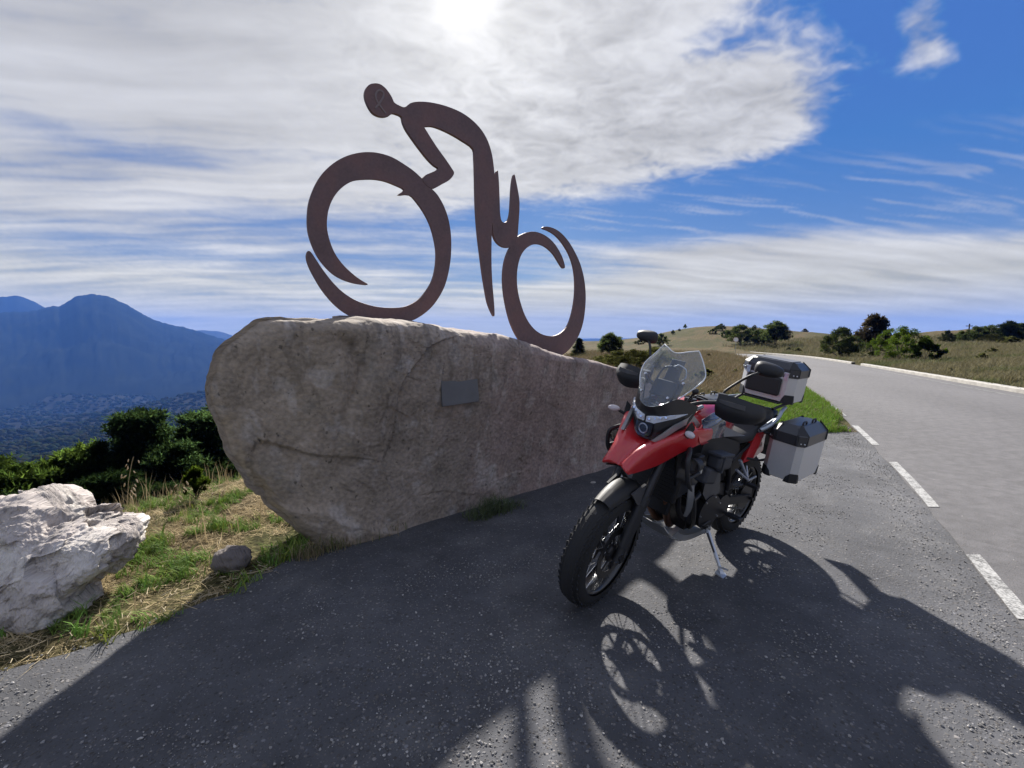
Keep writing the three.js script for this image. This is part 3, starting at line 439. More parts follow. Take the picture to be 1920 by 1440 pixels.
// ------------------------------------------------------------------ the pale broken rock and the small stones of the verge
{
  const W2 = wallFrame(-2.9, 2.44, 1, 0.14), rockLean = y => 0.02 + 0.75 * (0.42 - y);
  const pts = [[-60, 1010], [-50, 960], [-10, 935], [20, 927], [45, 922], [65, 930], [95, 946], [115, 965], [150, 972], [190, 971], [215, 985], [250, 990], [270, 999], [274, 1020], [262, 1040], [250, 1062], [215, 1090], [180, 1120], [140, 1150], [105, 1172], [60, 1190], [10, 1185], [-40, 1165], [-70, 1100]].map(p => [p[0] > 60 ? 60 + (p[0] - 60) * 0.82 : p[0], p[1]]).map(p => { let b = 0; for (let k = 0; k < 4; k++) b = 0.16 - rockLean(W2.at(...p, b)[1]); return W2.at(...p, b); });
  const ridged = (x, y, z) => 1 - Math.abs(n3(x, y, z)) * 2;
  const bump = (x, y, z) => { const qx = x * 0.8 + y * 0.6, qy = y * 0.8 - x * 0.6; return 0.075 * facets(qx, qy, z, 3.0, 21, 0.15) + 0.022 * facets(qx, qy, z, 8, 25, 0.15) + 0.008 * facets(qx, qy, z, 19, 27, 0.1) + 0.012 * ridged(qx * 3.1, qy * 5, z * 3) + 0.010 * fbm3(x * 22, y * 22, z * 22, 3) - 0.03 - 0.04 * sstep(0.55, 0.75, n3(x * 4.3 + 9, y * 4.3, z * 4)); };
  const geo = slabRock(pts, { n: 300, rings: 90, depth: 0.60, round: 0.20, lean: (x, y) => rockLean(y), bump, jag: 0.02, sides: 22, belly: 0.02 });
  const N = tileNoise(1024, [6, 8], 101), M = tileNoise(1024, [24, 5], 103);
  const map = tex(1024, 1024, (u, v, o, i, j) => { const k = j * 1024 + i, t = sstep(-0.15, 0.35, N[k]), m = 1 + 0.28 * M[k], d = sstep(0.28, 0.5, -M[k]) * 0.35; o[0] = toS(m * lerp(0.46, 0.62, t) * (1 - d)); o[1] = toS(m * lerp(0.41, 0.57, t) * (1 - d)); o[2] = toS(m * lerp(0.38, 0.52, t) * (1 - d)); }, true, 0.9, 0.9);
  const r = mesh('limestone_rock', geo, new THREE.MeshStandardMaterial({ map, bumpMap: stoneFine, bumpScale: 0.02, roughness: 0.95 })); r.position.set(W2.ox, 0, -W2.of); r.rotation.y = W2.turn;
  tag(r, 'jagged pale limestone rock on the grassy verge', 'rock');
  function pebble(seed, sx, sy, sz, detail, amp) { const g = new THREE.IcosahedronGeometry(1, detail), P = g.attributes.position; for (let i = 0; i < P.count; i++) { const x = P.getX(i), y = P.getY(i), z = P.getZ(i), k = 1 + amp * fbm3(x * 1.3 + seed, y * 1.3, z * 1.3, 4); P.setXYZ(i, x * k * sx, y * k * sy, z * k * sz); } const m = mergeVertices(g.deleteAttribute('uv').deleteAttribute('normal')); m.computeVertexNormals(); const Q = m.attributes.position, U = new Float32Array(Q.count * 2); for (let i = 0; i < Q.count; i++) { U[i * 2] = (Q.getX(i) + Q.getY(i) * 0.5) * 0.5; U[i * 2 + 1] = (Q.getZ(i) + Q.getY(i) * 0.6) * 0.5; } m.setAttribute('uv', new THREE.BufferAttribute(U, 2)); return m; }
  function stoneAt(px, py, sx, sy, sz, c, label, seed, turn = 0) { const [x, f] = onGround(px, py); const m = mesh('verge_stone', pebble(seed, sx, sy, sz, 5, 0.22), std(...c, 0.92, 0, { bumpMap: stoneFine, bumpScale: 0.02 })); m.position.set(x, landHeight(x, f) + sy * 0.72, -f); m.rotation.y = turn; tag(m, label, 'stone'); return m; }
  stoneAt(436, 1066, 0.115, 0.085, 0.10, [0.14, 0.12, 0.11], 'rounded grey-brown stone in the grass beside the boulder', 4, 0.4);
  stoneAt(1160, 893, 0.06, 0.03, 0.05, [0.36, 0.34, 0.31], 'flat pale stone lying at the foot of the boulder', 9, 0.2);
  stoneAt(1112, 905, 0.05, 0.025, 0.035, [0.33, 0.31, 0.28], 'small pale chip against the boulder foot', 12, 0.9);
}

// ------------------------------------------------------------------ plants
const leafMat = (r, g, b, tr = 0.35) => new THREE.MeshPhysicalMaterial({ color: col(r, g, b), roughness: 0.95, transmission: tr, thickness: 0, vertexColors: true, specularIntensity: 0.25, side: THREE.DoubleSide });
function leafCloud(seed, clumps, per, len, wid, droop = 0) { // many small leaf faces in uneven clumps
  const R = rng(seed), pos = [], nor = [], cl = [], uv = [];
  const v = new THREE.Vector3(), d = new THREE.Vector3(), s = new THREE.Vector3(), nn = new THREE.Vector3();
  for (const [cx, cy, cz, rx, ry, tone] of clumps) for (let i = 0; i < per; i++) {
    do v.set(R() * 2 - 1, R() * 2 - 1, R() * 2 - 1); while (v.lengthSq() > 1); v.multiplyScalar(0.55 + 0.45 * R());
    d.set(R() * 2 - 1, R() * 2 - 1 - droop, R() * 2 - 1).addScaledVector(v, 0.9).normalize(); s.set(R() * 2 - 1, R() * 2 - 1, R() * 2 - 1).cross(d).normalize(); nn.crossVectors(d, s).normalize();
    const px = cx + v.x * rx, py = cy + v.y * ry, pz = cz + v.z * rx, L = len * (0.6 + 0.8 * R()), Wd = wid * (0.6 + 0.8 * R()), t = (tone ?? 1) * (0.7 + 0.6 * R()), y = 0.9 + 0.2 * R();
    const A = [px - s.x * Wd, py - s.y * Wd, pz - s.z * Wd], B = [px + s.x * Wd, py + s.y * Wd, pz + s.z * Wd], C = [px + d.x * L, py + d.y * L, pz + d.z * L];
    pos.push(...A, ...B, ...C); for (let k = 0; k < 3; k++) { nor.push(nn.x, nn.y, nn.z); cl.push(t * y, t, t * (1.9 - y) * 0.95); uv.push(0, 0); }
  }
  const g = new THREE.BufferGeometry(); g.setAttribute('position', new THREE.Float32BufferAttribute(pos, 3)); g.setAttribute('normal', new THREE.Float32BufferAttribute(nor, 3)); g.setAttribute('color', new THREE.Float32BufferAttribute(cl, 3)); g.setAttribute('uv', new THREE.Float32BufferAttribute(uv, 2)); return g;
}
const bark = std(0.075, 0.058, 0.045, 0.95);
// unit plants, 1 m tall, scaled when planted
function pineParts(seed, spread) {
  const R = rng(seed), clumps = [], wood = [rod([0, -0.06, 0], [0.01, 0.97, 0.005], 0.022, 0.004, 8)];
  for (let y = 0.10; y < 0.97; y += 0.052) { const L = spread * Math.pow(1 - y, 0.72) * (0.8 + 0.4 * R()) + 0.02, n = 8, o = R() * 6.28; for (let k = 0; k < n; k++) { if (R() < 0.12) continue; const a = o + k * 6.283 / n + R() * 0.5, l = L * (0.65 + 0.5 * R()), up = 0.16 * l + 0.05 * (R() - 0.4); if (l > 0.08) wood.push(rod([0, y, 0], [Math.cos(a) * l, y + up, Math.sin(a) * l], 0.006, 0.002, 4)); for (let t = 0.35; t <= 1.02; t += 0.13) clumps.push([Math.cos(a) * l * t, y + up * t + 0.008, Math.sin(a) * l * t, 0.044 + 0.022 * R(), 0.032, 0.75 + 0.5 * R()]); } }
  clumps.push([0.01, 0.98, 0, 0.02, 0.04, 1]);
  return { crown: leafCloud(seed + 1, clumps, 115, 0.022, 0.0034), trunk: merge(wood) };
}
function bushParts(seed, n, spread, low, leaf, stems = 6, open = 0) {
  const R = rng(seed), clumps = [], wood = [];
  for (let i = 0; i < n; i++) { const a = R() * 6.283, h = low + (1 - low) * Math.pow(R(), 0.8), w = Math.sin(Math.PI * clamp(0.16 + 0.84 * (h - low * 0.3), 0.02, 0.96)) * spread, r = w * Math.sqrt(R()); clumps.push([Math.cos(a) * r, h * 0.92, Math.sin(a) * r, 0.085 + 0.07 * R() - open * 0.03, 0.07 + 0.05 * R(), 0.65 + 0.65 * R()]); }
  for (let i = 0; i < stems; i++) { const c = clumps[Math.floor(R() * n)]; wood.push(tube([[0.03 * (R() - 0.5), -0.05, 0.03 * (R() - 0.5)], [c[0] * 0.3, c[1] * 0.5, c[2] * 0.3], [c[0], c[1], c[2]]], 0.009 + 0.006 * R(), 5, 6)); }
  return { crown: leafCloud(seed + 1, clumps, Math.round(130 * (1 - open * 0.5)), leaf, leaf * 0.36), trunk: merge(wood) };
}
const KIND = { pine: pineParts(201, 0.36), pineWide: pineParts(207, 0.5), conifer: pineParts(213, 0.30), bush: bushParts(301, 90, 0.62, 0.1, 0.034), bushB: bushParts(311, 80, 0.75, 0.08, 0.032), round: bushParts(321, 110, 0.46, 0.28, 0.032, 8), open: bushParts(331, 46, 0.40, 0.3, 0.055, 10, 0.6), low: bushParts(341, 36, 0.95, 0.05, 0.09) };
const mats = { pine: leafMat(0.12, 0.215, 0.08, 0.55), pineLight: leafMat(0.17, 0.28, 0.06, 0.58), dark: leafMat(0.15, 0.205, 0.075, 0.55), olive: leafMat(0.19, 0.205, 0.075, 0.5), bright: leafMat(0.36, 0.56, 0.08, 0.66), russet: leafMat(0.22, 0.18, 0.12, 0.5) };
function plant(name, kind, mat, x, f, height, turn, wide, label, category, group) {
  const y = landHeight(x, f), g = thing(name, x, y - 0.03, f, turn, label, category, group); g.scale.set(height * wide, height, height * wide);
  mesh('trunk', KIND[kind].trunk, bark, g); mesh('crown', KIND[kind].crown, mats[mat], g); return g;
}
function plantPx(name, kind, mat, px, pyTop, f, wide, turn, label, category, group) { const r = ray(px, pyTop), k = f / r[2], x = r[0] * k, top = EYE + r[1] * k; return plant(name, kind, mat, x, f, Math.max(0.3, top - landHeight(x, f)), turn, wide, label, category, group); }
// pines on the slope below the lay-by
const slope = 'pines on the slope below the verge';
for (const [kind, mat, px, py, f, wide, label] of [
  ['pine', 'pine', 256, 768, 17, 1.0, 'tallest dark pine behind the dry stalks on the verge'], ['pineWide', 'pineLight', 150, 832, 15.5, 0.95, 'light green pine beside the tallest pine below the verge'],
  ['pine', 'pine', 384, 772, 19, 1.15, 'dark pine beside the left flank of the boulder'], ['pineWide', 'pine', 318, 828, 16.5, 0.95, 'dark bushy pine between the tallest pine and the boulder flank'],
  ['pineWide', 'pineLight', 52, 872, 14, 1.1, 'low green pine just behind the pale limestone rock'], ['pine', 'pine', 436, 752, 24, 1.3, 'pine top half hidden by the boulder flank'],
  ['pineWide', 'pine', 212, 880, 12.5, 1.15, 'low dark pine in front of the tallest pine'], ['pineWide', 'pine', 420, 870, 13.5, 0.9, 'low dark pine against the foot of the boulder flank'],
  ['pineWide', 'pine', 112, 915, 11.5, 1.2, 'small dark pine directly behind the limestone rock top'], ['pine', 'pineLight', -45, 860, 17, 1.1, 'green pine partly out of sight behind the limestone rock'],
  ['pineWide', 'pine', 5, 925, 12, 1.2, 'dark pine low behind the limestone rock shoulder'], ['pineWide', 'pine', 300, 905, 11, 1.1, 'lowest dark pine behind the tall dry stalk']]) plantPx('pine_tree', kind, mat, px, py, f, wide, px * 0.37, label, 'tree', slope);
// plateau, left of the road
plantPx('conifer_tree', 'conifer', 'dark', 1086, 633, 46, 1.25, 0.3, 'small dark conifer beyond the low end of the boulder', 'tree');
plantPx('round_tree', 'round', 'dark', 1147, 622, 44, 1.15, 1.3, 'round dark tree between the conifer and the motorcycle mirror', 'tree');
plantPx('olive_bush', 'bush', 'olive', 1160, 655, 24, 1.7, 0.5, 'olive bush over the boulder end, under the round dark tree', 'bush', 'olive bushes behind the boulder');
plantPx('olive_bush', 'bushB', 'olive', 1192, 650, 21, 1.4, 2.1, 'olive bush behind the motorcycle hand guard', 'bush', 'olive bushes behind the boulder');
plantPx('olive_bush', 'bushB', 'olive', 1124, 664, 26, 1.4, 4.1, 'lowest olive bush next to the conifer', 'bush', 'olive bushes behind the boulder');
plantPx('olive_bush', 'bush', 'olive', 1228, 648, 27, 1.5, 3.0, 'olive bush behind the motorcycle windscreen', 'bush', 'olive bushes behind the boulder');
// hill and bank across the road
const across = 'bushes along the hill across the road';
for (const [kind, mat, px, py, f, wide, label] of [
  ['bush', 'dark', 1390, 607, 84, 1.35, 'wide dark bush on the hill beside the round road sign'], ['round', 'dark', 1455, 600, 76, 1.15, 'tall dark bush at the end of the hill, beyond the top case'],
  ['bush', 'dark', 1425, 616, 80, 1.2, 'dark bush between the wide one and the tall one on the hill'], ['bush', 'dark', 1353, 606, 108, 1.1, 'dark bush on the hill crest above the road sign'],
  ['bush', 'dark', 1580, 611, 41, 1.0, 'dark green bush on the bank beside the bright green one'], ['bushB', 'dark', 1612, 622, 52, 1.0, 'grey-green bush behind the leggy russet tree'],
  ['bushB', 'bright', 1690, 606, 33, 0.92, 'bright green bush on the bank across the road'], ['low', 'bright', 1738, 636, 32, 0.9, 'low green bush at the side of the bright green one'],
  ['bush', 'dark', 1262, 618, 118, 0.8, 'small dark bush where the hill crest begins'], ['bush', 'dark', 1240, 624, 96, 1.0, 'dark bush low on the hill shoulder above the windscreen'],
  ['bush', 'dark', 1285, 607, 130, 0.7, 'tiny lone bush on the bare hill crest'],
  ['bush', 'dark', 1778, 618, 60, 0.8, 'small bush at the edge of the far grove'], ['bush', 'dark', 1804, 619, 61, 0.8, 'small bush second from the edge of the far grove'],
  ['bush', 'dark', 1832, 610, 62, 1.1, 'dark bush in the far grove beside the thin pole'], ['bushB', 'dark', 1860, 606, 62, 1.2, 'broad dark bush in the middle of the far grove'],
  ['round', 'dark', 1893, 600, 60, 1.1, 'tallest dark bush of the far grove'], ['bush', 'dark', 1918, 604, 59, 1.2, 'dark bush at the end of the far grove'], ['bushB', 'olive', 1862, 624, 55, 1.3, 'olive bush in front of the far grove'], ['low', 'olive', 1895, 630, 50, 1.2, 'low olive bush on the bank in front of the far grove']])
  plantPx('bush', kind, mat, px, py, f, wide, px * 0.53, label, 'bush', across);
plantPx('leggy_tree', 'open', 'russet', 1643, 587, 44, 0.95, 1.1, 'leggy russet tree rising behind the bright green bush', 'tree');
{
  const R = rng(404); for (let i = 0; i < 26; i++) { const f = 14 + 60 * R(), x = roadR(f) + 1.2 + 26 * R() * R(); plant('scrub', 'low', R() < 0.6 ? 'olive' : 'dark', x, f, 0.22 + 0.5 * R(), R() * 6, 0.9, 'low clump of scrub on the dry bank across the road', 'scrub', 'scrub clumps on the dry bank'); }
  for (let i = 0; i < 24; i++) { const x = 52 + (R() + R() - 1) * 34, f = 92 + 44 * R(); plant('scrub', R() < 0.5 ? 'low' : 'bush', R() < 0.5 ? 'olive' : 'dark', x, f, 0.5 + 1.3 * R() * R(), R() * 6, 1.1, 'scrub dotted over the bare hill beyond the bend', 'scrub', 'scrub dotted over the hill'); }
  for (let i = 0; i < 10; i++) { const f = 14 + 30 * R(), x = lerp(CREST[9][0] + f * 0.18, roadL(f) - 1.5, R()); plant('scrub', 'low', 'olive', x, f, 0.2 + 0.35 * R(), R() * 6, 0.9, 'low clump of scrub between the boulder and the road', 'scrub', 'scrub clumps behind the boulder'); }
}
// the wood that covers the valley side, far below
{
  const g = mergeVertices(new THREE.IcosahedronGeometry(1, 2).deleteAttribute('uv').deleteAttribute('normal')), P = g.attributes.position; for (let i = 0; i < P.count; i++) { const k = 1 + 0.35 * fbm3(P.getX(i) * 1.7, P.getY(i) * 1.7, P.getZ(i) * 1.7, 3); P.setXYZ(i, P.getX(i) * k, P.getY(i) * k * 1.15 + 0.5, P.getZ(i) * k); } g.computeVertexNormals();
  const R = rng(505), list = [], m = new THREE.Matrix4(), q = new THREE.Quaternion(), c = new THREE.Color();
  while (list.length < 42000) { const a = (-66 + 72 * R()) * Math.PI / 180, r = 60 * Math.pow(48, Math.pow(R(), 0.62)), x = r * Math.sin(a), f = r * Math.cos(a); if (crestSide(x, f) < 22) continue; list.push([x, f, r]); }
  const wood = sh(new THREE.InstancedMesh(g, new THREE.MeshPhysicalMaterial({ color: 0xffffff, roughness: 1, specularIntensity: 0 }), list.length)); wood.name = 'valley_wood';
  list.forEach(([x, f, r], i) => { const s = (1.5 + 1.5 * R()) * (1 + Math.min(r, 2500) / 1400); q.setFromAxisAngle(new THREE.Vector3(0, 1, 0), R() * 6.28); m.compose(new THREE.Vector3(x, landHeight(x, f) + s * 0.25, -f), q, new THREE.Vector3(s, s * (0.5 + 0.25 * R()), s)); wood.setMatrixAt(i, m); const t = 0.85 + 0.3 * R(), u = R(); wood.setColorAt(i, c.setRGB(t * lerp(0.018, 0.028, u), t * lerp(0.028, 0.026, u), t * 0.013)); });
  wood.userData = { kind: 'stuff', label: 'dark wood covering the valley side', category: 'wood' }; scene.add(wood);
}
// grass
function tuftGeo(seed, n, h, spread, w, bend) { const R = rng(seed), pos = [], idx = [], nor = []; for (let i = 0; i < n; i++) { const a = R() * 6.283, b = R() * 6.283, rr = spread * Math.sqrt(R()), x = Math.cos(b) * rr, z = Math.sin(b) * rr, L = h * (0.5 + 0.7 * R()), bd = bend * (0.4 + R()) * L, ww = w * (0.7 + 0.6 * R()), k = pos.length / 3, cx = Math.cos(a), cz = Math.sin(a);
  pos.push(x - cz * ww, 0, z + cx * ww, x + cz * ww, 0, z - cx * ww, x + cx * bd * 0.3 - cz * ww * 0.8, L * 0.6, z + cz * bd * 0.3 + cx * ww * 0.8, x + cx * bd * 0.3 + cz * ww * 0.8, L * 0.6, z + cz * bd * 0.3 - cx * ww * 0.8, x + cx * bd, L, z + cz * bd); idx.push(k, k + 1, k + 3, k, k + 3, k + 2, k + 2, k + 3, k + 4); }
  const g = new THREE.BufferGeometry(); g.setAttribute('position', new THREE.Float32BufferAttribute(pos, 3)); g.setIndex(idx); g.computeVertexNormals(); return g; }
function field(name, geo, mat, spots, label) { // spots: [x, y, f, scale, stretch, turn, r, g, b]
  const im = sh(new THREE.InstancedMesh(geo, mat, spots.length)), m = new THREE.Matrix4(), q = new THREE.Quaternion(), up = new THREE.Vector3(0, 1, 0), c = new THREE.Color(); im.name = numbered(name);
  spots.forEach((s, i) => { q.setFromAxisAngle(up, s[5]); m.compose(new THREE.Vector3(s[0], s[1], -s[2]), q, new THREE.Vector3(s[3], s[3] * s[4], s[3])); im.setMatrixAt(i, m); im.setColorAt(i, c.setRGB(s[6], s[7], s[8])); });
  im.userData = { kind: 'stuff', label, category: 'grass' }; scene.add(im); return im;
}
const blade = new THREE.MeshPhysicalMaterial({ color: 0xffffff, roughness: 0.9, transmission: 0.3, thickness: 0, specularIntensity: 0.3, side: THREE.DoubleSide });
const inBoulder = (x, f) => { const dx = x - WALL.ox, df = f - WALL.of, c = Math.cos(WALL.turn), s = Math.sin(WALL.turn), t = dx * c + df * s, n = -dx * s + df * c; return t > -0.4 && t < 4.1 && n > (t > 0.25 ? -0.5 : 0.30 - Math.max(0, t + 0.1)) && n < (t < 0.2 ? 0.5 : 0.8); };
{
  const R = rng(606), spots = [], tall = [], straw = [];
  for (let i = 0; i < 46000; i++) {
    const f = -1 + 8.5 * R(), x = -6.5 + 9 * R(), d = crestSide(x, f); if (d > 1.7 || inBoulder(x, f)) continue; const edge = (f < 7.3 ? layL(f) : 99) - x; if (edge < -0.02) continue;
    const patch = fbm2(x * 1.5 + 2, f * 1.5, 3) + 0.25 * n2(x * 6, f * 6) + 0.25 * sstep(0.35, 0.0, edge) , green = patch > 0.14, h = landHeight(x, f) - 0.008;
    if (green) { const t = 0.7 + 0.6 * R(), yel = R() * R(); spots.push([x, h, f, 0.55 + 0.6 * R() + 0.35 * sstep(0.2, 0.6, patch), 0.55 + 0.4 * R(), R() * 6.28, t * lerp(0.13, 0.24, yel), t * lerp(0.25, 0.25, yel), t * 0.045]); }
    else if (R() < 0.62) { const t = 0.7 + 0.6 * R(); straw.push([x, h, f, 0.5 + 0.7 * R(), 0.35 + 0.5 * R() * R(), R() * 6.28, t * 0.44, t * 0.345, t * 0.19]); }
    if (R() < 0.012 + 0.07 * sstep(0.5, 1.3, d + 0.4)) { const t = 0.75 + 0.5 * R(); tall.push([x, h, f, 0.8 + 0.7 * R(), 0.8 + 0.7 * R(), R() * 6.28, t * 0.33, t * 0.26, t * 0.15]); }
  }
  field('verge_grass', tuftGeo(1, 11, 0.085, 0.045, 0.0028, 0.7), blade, spots, 'short green grass in patches along the verge');
  field('dry_verge_grass', tuftGeo(2, 9, 0.07, 0.06, 0.0022, 1.6), blade, straw, 'bleached dry grass and straw on the verge');
  field('dry_verge_grass', tuftGeo(3, 6, 0.17, 0.03, 0.0016, 0.5), blade, tall, 'taller dry grass standing along the drop');
  // straw lying about
  const lay = new THREE.CylinderGeometry(0.0022, 0.0016, 1, 5).rotateZ(Math.PI / 2), ls = []; for (let i = 0; i < 330; i++) { const f = 0.5 + 3.2 * R(), e = -0.08 + 0.9 * R() * R(), x = layL(f) - e; if (inBoulder(x, f) || crestSide(x, f) > 0.5) continue; const t = 0.7 + 0.5 * R(); ls.push([x, landHeight(x, f) + 0.02 + 0.02 * R(), f, 0.03 + 0.11 * R() * R(), 1, R() * 6.28, t * 0.40, t * 0.33, t * 0.21]); }
  { const im = field('fallen_straw', lay, new THREE.MeshStandardMaterial({ roughness: 0.9 }), ls, 'loose straw lying at the edge of the asphalt'); const m = new THREE.Matrix4(), q = new THREE.Quaternion(); ls.forEach((s, i) => { q.setFromEuler(new THREE.Euler(0, s[5], 0.25 * (R() - 0.5))); m.compose(new THREE.Vector3(s[0], s[1], -s[2]), q, new THREE.Vector3(s[3], 1, 1)); im.setMatrixAt(i, m); }); }
  // grass at the foot of the stone on the lay-by side
  const foot = []; for (let i = 0; i < 90; i++) { const t = -0.15 + 0.95 * R() * R(), n = -0.02 - 0.09 * R() * R(), c = Math.cos(WALL.turn), s = Math.sin(WALL.turn), x = WALL.ox + t * c - n * -s * -1, f = WALL.of + t * s + n * c; const k = 0.7 + 0.5 * R(), gr = R() < 0.35; foot.push([x, 0.004, f, 0.6 + 0.8 * R(), 0.7 + 0.8 * R(), R() * 6.28, k * (gr ? 0.12 : 0.30), k * (gr ? 0.15 : 0.24), k * (gr ? 0.05 : 0.14)]); }
  field('dry_verge_grass', tuftGeo(3, 7, 0.07, 0.04, 0.0018, 0.8), blade, foot, 'dry grass at the lower corner of the boulder');
}
{ // the dark tuft at the middle of the boulder foot
  const R = rng(616), g = thing('grass_tuft', ...(() => { const [x, f] = onGround(928, 962); return [x, 0.004, f]; })(), 0, 'dark green grass tuft at the middle of the boulder foot', 'grass tuft');
  const parts = []; for (let i = 0; i < 70; i++) { const t = tuftGeo(700 + i, 9, 0.10, 0.05, 0.0026, 0.9), u = (R() + R() - 1) * 0.30, v = (R() - 0.5) * 0.14; t.scale(1, 0.55 + 0.9 * (1 - Math.abs(u) / 0.32), 1).translate(u * 0.77 + v * 0.64, 0, -(u * 0.64 - v * 0.77)); parts.push(t); }
  mesh('blades', merge(parts), new THREE.MeshPhysicalMaterial({ color: col(0.075, 0.105, 0.038), roughness: 0.9, transmission: 0.25, thickness: 0, side: THREE.DoubleSide }), g);
}
{ // grass by the road and over the plateau
  const R = rng(626), lush = [], dry = [];
  for (let i = 0; i < 26000; i++) { const f = 6.6 + 8 * R(), w = 4.2 * sstep(14.6, 9, f) + 0.35, x = roadL(f) - 0.05 - 0.35 * sstep(9.5, 7, f) * (1 + 0.6 * n2(f * 2, 4)) - w * R() * (0.6 + 0.4 * R()); if (f < 7.35 && x > layL(f) + 0.02) continue; if (fbm2(x * 0.9, f * 0.9, 3) + 0.3 * n2(x * 4, f * 4) < -0.25) continue; if (R() < 0.10) { dry.push([x, landHeight(x, f) - 0.01, f, 0.7 + 0.5 * R(), 0.8, R() * 6.28, 0.2, 0.155, 0.085]); continue; } const t = 0.75 + 0.5 * R(); lush.push([x, landHeight(x, f) - 0.01, f, 0.8 + 0.8 * R(), 0.8 + 0.5 * R(), R() * 6.28, t * lerp(0.13, 0.17, R()), t * 0.25, t * 0.032]); }
  for (let i = 0; i < 26000; i++) { const f = 7.5 * Math.pow(8, R()), x = lerp(table(CREST.map(c => [c[1], c[0]]), f) - 1.5, roadL(f) - 0.3, R()); if (inBoulder(x, f) || x > roadL(f) - 0.1 - 3.4 * sstep(15, 9, f) + 0.5 * n2(x, f)) continue; const t = 0.7 + 0.6 * R(), o = sstep(0.1, 0.5, fbm2(x * 0.3, f * 0.3, 3)); dry.push([x, landHeight(x, f) - 0.01, f, (0.9 + 0.9 * R()) * (1 + f * 0.02), 0.7 + 0.6 * R(), R() * 6.28, t * lerp(0.20, 0.115, o), t * lerp(0.155, 0.11, o), t * lerp(0.085, 0.045, o)]); }
  const bank = []; for (let i = 0; i < 60000; i++) { const f = 6 * Math.pow(14, R()), x = roadR(f) + 0.3 + (3 + f * 0.75) * Math.pow(R(), 0.8); const p = fbm2(x * 0.22, f * 0.22, 4); if (p < -0.35) continue; const t = 0.65 + 0.6 * R(), o = sstep(0.05, 0.5, fbm2(x * 0.11 + 5, f * 0.11, 3)); bank.push([x, landHeight(x, f) - 0.01, f, (0.9 + 1.0 * R()) * (1 + f * 0.022), 0.7 + 0.7 * R(), R() * 6.28, t * lerp(0.205, 0.130, o), t * lerp(0.182, 0.142, o), t * lerp(0.098, 0.055, o)]); }
  field('roadside_grass', tuftGeo(5, 10, 0.075, 0.06, 0.004, 0.6), blade, lush, 'lush green grass between the lay-by and the road');
  field('dry_grass', tuftGeo(6, 8, 0.13, 0.08, 0.004, 0.8), blade, dry, 'dry grass on the plateau behind the boulder');
  field('dry_grass', tuftGeo(7, 8, 0.10, 0.10, 0.005, 1.0), blade, bank, 'dry grass covering the bank across the road');
}
// tall dry stalks with hanging spikelets
{
  const strawMat = std(0.40, 0.31, 0.18, 0.9), husk = new THREE.MeshPhysicalMaterial({ color: col(0.50, 0.40, 0.26), roughness: 0.9, transmission: 0.3, thickness: 0, side: THREE.DoubleSide });
  const pod = new THREE.SphereGeometry(1, 6, 6).scale(0.0042, 0.014, 0.0042).translate(0, -0.012, 0);
  const stalk = (px, pyTop, pyBase, f, lean, n, seed, label) => {
    const R = rng(seed), b = ray(px, pyBase), x = b[0] * f / b[2], y0 = landHeight(x, f) - 0.02, top = EYE + ray(px, pyTop)[1] * f / ray(px, pyTop)[2], H = top - y0, g = thing('dry_oat_stalk', x, y0, f, 0, label, 'dry stalk', 'dry oat stalks on the verge');
    const at = t => [lean * t * t, H * t, 0.02 * Math.sin(t * 3)]; mesh('stem', tube([at(0), at(0.3), at(0.6), at(0.85), at(1)], 0.0021, 5, 24), strawMat, g);
    for (let i = 0; i < n; i++) { const t = 0.42 + 0.58 * (i + R() * 0.6) / n, p = at(t), s = R() < 0.62 ? 1 : -1, o = [(0.012 + 0.045 * R()) * s, 0.012 * R() - 0.008, (R() - 0.5) * 0.03]; const sp = mesh('spikelet', pod, husk, g); sp.position.set(p[0] + o[0], p[1] + o[1], p[2] + o[2]); sp.rotation.z = s * (0.2 + 0.7 * R()); sp.scale.setScalar(0.9 + 0.7 * R()); }
  };
  stalk(245, 856, 990, 3.75, 0.075, 17, 1, 'tallest dry oat stalk rising above the verge'); stalk(336, 900, 985, 3.95, 0.05, 9, 2, 'shorter dry oat stalk between the tallest one and the boulder'); stalk(214, 955, 990, 3.6, 0.01, 6, 3, 'short dry oat stalk close to the limestone rock tip'); stalk(412, 915, 960, 4.3, 0.02, 6, 4, 'short dry oat stalk beside the boulder flank'); stalk(382, 918, 960, 4.35, -0.03, 5, 5, 'short bent dry oat stalk near the green broom clump');
  const bx = ray(368, 925), fx = 4.25; plant('broom_clump', 'open', 'bright', bx[0] * fx / bx[2], fx, 0.34, 0.4, 0.8, 'small light green broom clump at the edge of the drop', 'plant');
}
